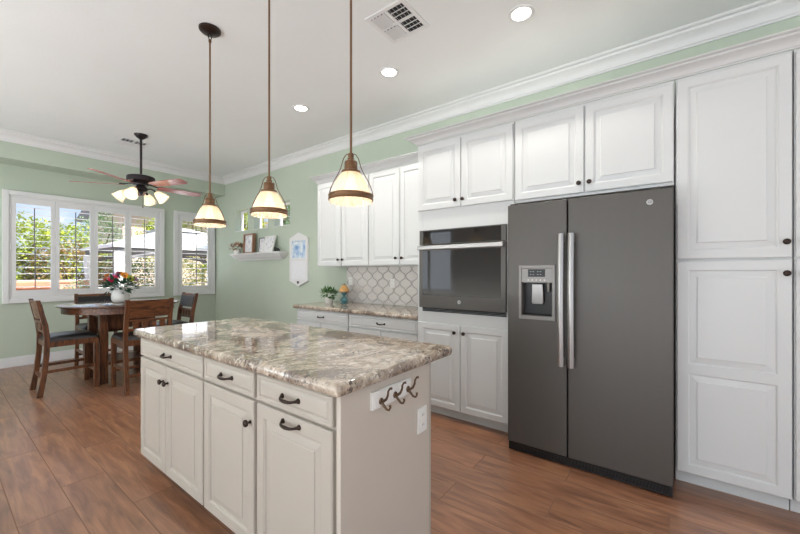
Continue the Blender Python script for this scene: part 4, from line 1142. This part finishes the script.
mk('shelf_moulding', M['trim'], t, shelfmould, smooth=True, angle=25)

def picture(label, yc, w, h, lean, x_base, fm, pm, border=.02, depth=.02, z=1.6065, yaw=0):
    """framed print leaning on the shelf, facing -X"""
    t = thing('picture_frame', label, 'picture', (x_base, yc, z))
    Rm = Matrix.Rotation(math.radians(yaw), 3, 'Z') @ Matrix.Rotation(math.radians(lean), 3, 'Y')
    T = lambda x, y, zz: tuple(Rm @ Vector((x, y, zz)) + Vector((x_base, yc, z)))
    def bx(b, x0, x1, y0, y1, z0, z1):
        _vadd(b, [T(*p) for p in ((x0, y0, z0), (x1, y0, z0), (x1, y1, z0), (x0, y1, z0), (x0, y0, z1), (x1, y0, z1), (x1, y1, z1), (x0, y1, z1))],
              [(3, 2, 1, 0), (4, 5, 6, 7), (0, 1, 5, 4), (1, 2, 6, 5), (2, 3, 7, 6), (3, 0, 4, 7)])
    def fr(b):
        for (y0, y1, z0, z1) in ((-w / 2, -w / 2 + border, 0, h), (w / 2 - border, w / 2, 0, h), (-w / 2 + border, w / 2 - border, 0, border), (-w / 2 + border, w / 2 - border, h - border, h)):
            bx(b, 0, depth, y0, y1, z0, z1)
    mk('frame', fm, t, fr, bevel=.0015)
    mk('print', pm, t, lambda b: bx(b, depth * .45, depth * .9, -w / 2 + border, w / 2 - border, border, h - border))
picture('tall brown-edged box frame with pale print, leftmost frame on ledge shelf', 5.735, .30, .335, 2, 3.285, M['oak'], M['pic_grey'], .022, .055)
picture('small grey-framed print standing between the two larger frames on shelf', 5.42, .17, .26, 5, 3.34, M['greyframe'], M['pic_grey'], .02, .02)
picture('white framed print leaning on the right half of the ledge shelf', 5.13, .29, .275, 14, 3.262, M['plastic_white'], M['pic_grey'], .022, .02)
t = thing('dried_flower_pot', 'small white pot of tan dried flowers at the left end of ledge shelf', 'dried flowers', (3.29, 6.07, 1.6065))
mk('pot', M['ceramic'], t, lambda b: lathe(b, [(0, 0), (.05, 0), (.06, .03), (.065, .06), (.06, .06), (.05, .05), (0, .05)], (3.29, 6.07, 1.6065), n=20), smooth=True)
def dried(b):
    rnd = random.Random(2)
    leafcluster(b, (3.29, 6.07, 1.72), 120, (.09, .17, .07), .055, rnd, .3)
mk('dried_blooms', M['dried'], t, dried, recalc=False)
o = mk('figurine', M['dark_deco'], fn=lambda b: (lathe(b, [(0, 0), (.040, 0), (.046, .02), (.036, .045), (.020, .06), (0, .066)], (3.30, 4.90, 1.6065), n=16), lathe(b, [(0, -.022), (.016, -.014), (.021, 0), (.014, .014), (0, .02)], (3.29, 4.935, 1.665), n=12)), smooth=True)
tag(o, 'small dark rounded ornament at the right end of the ledge shelf', 'ornament')

# white pointed wall frame with two panes
t = thing('wall_frame', 'tall white pointed window-style frame hanging on green wall beside cabinets', 'wall decor', (XW, 4.45, 1.09))
ya, yb, yc = 4.235, 4.665, 4.45; fw = .05
za, zb = 1.150, 1.800
def hexf(b):
    x0, x1 = XW - .034, XW - .002
    for (y0, y1, z0, z1) in ((ya, ya + fw, za, zb), (yb - fw, yb, za, zb), (ya + fw, yb - fw, 1.462, 1.497)): box(b, x0, x1, y0, y1, z0, z1)
    prism(b, [(ya, zb), (yb, zb), (yc, 1.885)], lambda y, z, d: (d, y, z), x0, x1)
    prism(b, [(ya, za), (yc, 1.072), (yb, za)], lambda y, z, d: (d, y, z), x0, x1)
    box(b, x0, x1, ya + fw, yb - fw, zb - .04, zb); box(b, x0, x1, ya + fw, yb - fw, za, za + .03)
mk('frame', M['trim'], t, hexf, bevel=.003)
mk('picture', M['pic_blue'], t, lambda b: box(b, XW - .020, XW - .012, ya + fw, yb - fw, 1.497, zb - .04))
mk('panel', M['paper'], t, lambda b: box(b, XW - .020, XW - .012, ya + fw, yb - fw, za + .03, 1.462))
mk('heart_hook', M['dark_deco'], t, lambda b: prism(b, [(yc, 1.105), (yc - .02, 1.13), (yc - .022, 1.142), (yc - .012, 1.149), (yc, 1.140), (yc + .012, 1.149), (yc + .022, 1.142), (yc + .02, 1.13)], lambda y, z, d: (d, y, z), XW - .042, XW - .0342))

# ------------------------------------------------------------------ outdoors
GZ = -.08
struct(mk('patio_ground', M['patio'], fn=lambda b: box(b, -14, 30, YN + .16, 45, GZ - .1, GZ)))
struct(mk('side_ground', M['patio'], fn=lambda b: box(b, XW + .16, 20, -6, YN + .159, GZ - .1, GZ)))
o = mk('garden_wall', M['stucco'], fn=lambda b: (box(b, -6, 3.1, 14.0, 14.2, GZ, .98), box(b, -6, 3.1, 13.96, 14.24, .98, 1.06)), bevel=.01)
tag(o, 'low pink stucco garden wall seen through left panes of large window', 'wall')
o = mk('terracotta_pot', M['terracotta'], fn=lambda b: lathe(b, [(0, 0), (.28, 0), (.42, .35), (.50, .75), (.48, .98), (.56, 1.02), (.56, 1.12), (.48, 1.12), (.42, .9), (0, .88)], (1.28, 11.6, GZ), n=32), smooth=True, angle=50)
tag(o, 'large terracotta urn outdoors behind the leftmost shutter panel', 'planter')
def tree(name, label, x, y, h, rx, ry, rz, m, seed, n=900, size=.24, trunk_r=.09, zc=None):
    n = int(n * 4.5); size = size * .42
    t = thing(name, label, 'tree' if 'tree' in name else 'shrub', (x, y, GZ), 'garden plants outside the windows')
    rnd = random.Random(seed); zc = zc or h - rz
    mk('trunk', M['trunk'], t, lambda b: [tube(b, [(x, y, GZ), (x + rnd.uniform(-.1, .1), y, zc * .5), (x + math.cos(k * 2.1) * rx * .4, y + math.sin(k * 2.1) * ry * .4, zc + rz * .3)], [trunk_r, trunk_r * .7, trunk_r * .3], 8) for k in range(3)])
    def fol(b):
        for k in range(n):
            d = Vector((rnd.gauss(0, 1), rnd.gauss(0, 1), rnd.gauss(0, 1))).normalized()
            bump = 1 + .22 * math.sin(5 * d.x + seed) * math.cos(4 * d.y + 3 * d.z)
            p = Vector((x, y, zc)) + Vector((d.x * rx, d.y * ry, d.z * rz)) * (rnd.uniform(.35, 1) ** .5) * bump
            if p.z < GZ + .05: continue
            t_ = (d + Vector((rnd.uniform(-.9, .9), rnd.uniform(-.9, .9), rnd.uniform(-.9, .5)))).normalized()
            u, v = frame_of(t_); L_ = size * rnd.uniform(.6, 1.3); w = L_ * .36
            q = [p, p + t_ * L_ * .45 + u * w, p + t_ * L_, p + t_ * L_ * .45 - u * w]
            b.faces.new([b.verts.new(c) for c in q])
    mk('foliage', m, t, fol, recalc=False)
tree('garden_tree', 'bright yellow-green tree outside, filling the leftmost shutter panel', 1.45, 16.2, 3.1, 1.6, 1.2, 1.25, M['foliage_lime'], 1, 1500)
tree('garden_tree', 'yellow-green tree outside, behind the second shutter panel', 2.95, 17.6, 3.05, 1.25, 1.1, 1.15, M['foliage_lime'], 2, 1300)
tree('garden_tree', 'taller blue-green tree beyond the others in the second shutter panel', 5.0, 22.0, 4.2, 1.0, 1.0, 1.4, M['foliage_sage'], 3, 1000)
tree('garden_shrub', 'tan brown dry shrub outside, low in the second shutter panel', 2.75, 15.2, 2.2, 1.2, .8, .85, M['foliage_tan'], 4, 900, .2, .04)
tree('garden_shrub', 'olive shrub low behind the first shutter panel above the stucco wall', .9, 15.6, 2.1, 1.5, .7, .75, M['foliage_olive'], 5, 900, .2, .04)
tree('garden_shrub', 'dark green hedge shrub under the gazebo in the third shutter panel', 4.5, 16.2, 1.9, 1.2, .8, 1.0, M['foliage_deep'], 6, 1100, .2, .04)
tree('garden_shrub', 'olive shrub under the gazebo in the fourth shutter panel', 6.2, 17.0, 2.0, 1.5, .8, 1.0, M['foliage_olive'], 7, 1100, .2, .04)
tree('garden_tree', 'lime green tree above the gazebo roof in the fourth shutter panel', 7.3, 20.0, 4.1, 1.5, 1.3, 1.2, M['foliage_lime'], 8, 1100)
tree('garden_shrub', 'bright green shrub outside the narrow window, lower half', 6.9, 14.5, 1.8, 1.2, .8, .95, M['foliage_lime'], 9, 1000, .2, .04)
tree('garden_tree', 'green tree above the roof in the narrow shuttered window', 8.3, 18.6, 4.9, 1.7, 1.5, 1.5, M['foliage_olive'], 10, 1100)
tree('garden_shrub', 'small sage shrub low at the right of the second shutter panel', 2.6, 13.2, 1.0, .7, .5, .5, M['foliage_sage'], 11, 500, .14, .03)
# gazebo
gx0, gx1, gy0, gy1 = 2.95, 6.7, 11.3, 14.2
t = thing('gazebo', 'white canvas gazebo with tied curtains on the patio outside the windows', 'gazebo', ((gx0 + gx1) / 2, (gy0 + gy1) / 2, GZ))
gc = ((gx0 + gx1) / 2, (gy0 + gy1) / 2)
def canopy(b):
    pts = []
    lv = [(0, 1.93), (.0, 2.02), (.25, 2.16), (.55, 2.42), (.72, 2.54)]
    rings = [[b.verts.new((gc[0] + sx * (gx1 - gx0 + .24) / 2 * (1 - k), gc[1] + sy * (gy1 - gy0 + .24) / 2 * (1 - k), z)) for sx, sy in ((-1, -1), (1, -1), (1, 1), (-1, 1))] for k, z in lv]
    for A, B in zip(rings, rings[1:]):
        for j in range(4): b.faces.new((A[j], A[(j + 1) % 4], B[(j + 1) % 4], B[j]))
    b.faces.new(rings[-1])
    r2 = [[b.verts.new((gc[0] + sx * (gx1 - gx0 + .24) / 2 * (1 - k), gc[1] + sy * (gy1 - gy0 + .24) / 2 * (1 - k), z)) for sx, sy in ((-1, -1), (1, -1), (1, 1), (-1, 1))] for k, z in ((.62, 2.56), (.80, 2.66), (.999, 2.76))]
    for A, B in zip(r2, r2[1:]):
        for j in range(4): b.faces.new((A[j], A[(j + 1) % 4], B[(j + 1) % 4], B[j]))
mk('canopy', M['canvas'], t, canopy, recalc=False)
for px_ in (gx0, gx1):
    for py_ in (gy0, gy1):
        mk('post', M['gazebo_dark'], t, lambda b: box(b, px_ - .05, px_ + .05, py_ - .05, py_ + .05, GZ, 1.95))
        mk('curtain', M['canvas'], t, lambda b: lathe(b, [(.11, 1.84), (.12, 1.6), (.10, 1.3), (.065, 1.05), (.09, .8), (.14, .4), (.16, .0)], (px_ + .02, py_ - .02, GZ + .05), n=40, rib=(9, .16)), smooth=True, angle=80)
def arches(b):
    for yy in (gy0, gy1):
        pts = [(gx0 + (gx1 - gx0) * k / 16, yy, 1.62 + .28 * math.sin(PI * k / 16)) for k in range(17)]
        tube(b, pts, .05, 6)
    box(b, gx0, gx1, gy0 - .04, gy0 + .04, 1.88, 1.96); box(b, gx0, gx1, gy1 - .04, gy1 + .04, 1.88, 1.96)
    box(b, gx0 - .04, gx0 + .04, gy0, gy1, 1.88, 1.96); box(b, gx1 - .04, gx1 + .04, gy0, gy1, 1.88, 1.96)
mk('roof_frame', M['gazebo_dark'], t, arches)
def patio_chair(label, x, y, rz, first=[None]):
    if first[0] is not None: return dup(first[0], (x, y, GZ), rz, label)
    t = thing('patio_chair', label, 'chair', (0, 0, 0), 'white patio chairs')
    Wm = M['canvas']
    for sx in (-.26, .26):
        for sy in (-.24, .24): mk('leg', Wm, t, lambda b: box(b, sx - .025, sx + .025, sy - .025, sy + .025, 0, .42 if sy < 0 else .62))
    mk('seat', Wm, t, lambda b: [box(b, -.28, .28, -.26 + k * .09, -.19 + k * .09, .42, .44) for k in range(6)])
    mk('backrest', Wm, t, lambda b: ([box(b, -.27 + k * .09, -.21 + k * .09, .245, .265, .44, .98) for k in range(7)], box(b, -.30, .30, .24, .27, .94, 1.02)))
    mk('armrest', Wm, t, lambda b: [box(b, s * .29 - .035, s * .29 + .035, -.27, .26, .62, .645) for s in (-1, 1)])
    first[0] = t; t.location = (x, y, GZ); t.rotation_euler = (0, 0, rz); return t
patio_chair('white slatted patio chair outside, low in the fourth shutter panel', 3.25, 10.2, 2.6)
patio_chair('white slatted patio chair outside, behind the narrow shuttered window', 4.35, 10.1, 2.9)
patio_chair('white slatted patio chair beside the other one in the fourth shutter panel', 2.55, 10.5, 3.3)
# neighbour house
t = thing('neighbour_house', 'tan two-storey house with grey roof beyond the gazebo', 'house', (8.2, 28, GZ))
mk('wall', M['house'], t, lambda b: box(b, 7.0, 13.0, 26, 33, GZ, 5.0))
mk('roof', M['roof'], t, lambda b: prism(b, [(25.2, 4.9), (33.8, 4.9), (29.5, 6.3)], lambda y, z, d: (d, y, z), 6.3, 13.7))
mk('window', M['blackglass'], t, lambda b: box(b, 8.2, 9.4, 25.97, 26.02, 3.1, 4.3))
o = mk('perimeter_fence', M['stucco'], fn=lambda b: box(b, 12.5, 12.7, -4, 24, GZ, 1.7)); tag(o, 'tall stucco boundary wall on the right side of the yard', 'wall')
tree('garden_tree', 'yellow-green tree outside the leftmost small square window', 5.5, 9.8, 3.6, .5, .6, .9, M['foliage_lime'], 21, 800, .2)
tree('garden_tree', 'tan and green tree outside the middle small square window', 7.5, 11.6, 4.3, .8, .7, 1.1, M['foliage_tan'], 22, 800, .2)
tree('garden_tree', 'pale sage tree outside the rightmost small square window', 6.15, 8.5, 3.3, .45, .45, .8, M['foliage_sage'], 23, 700, .2)
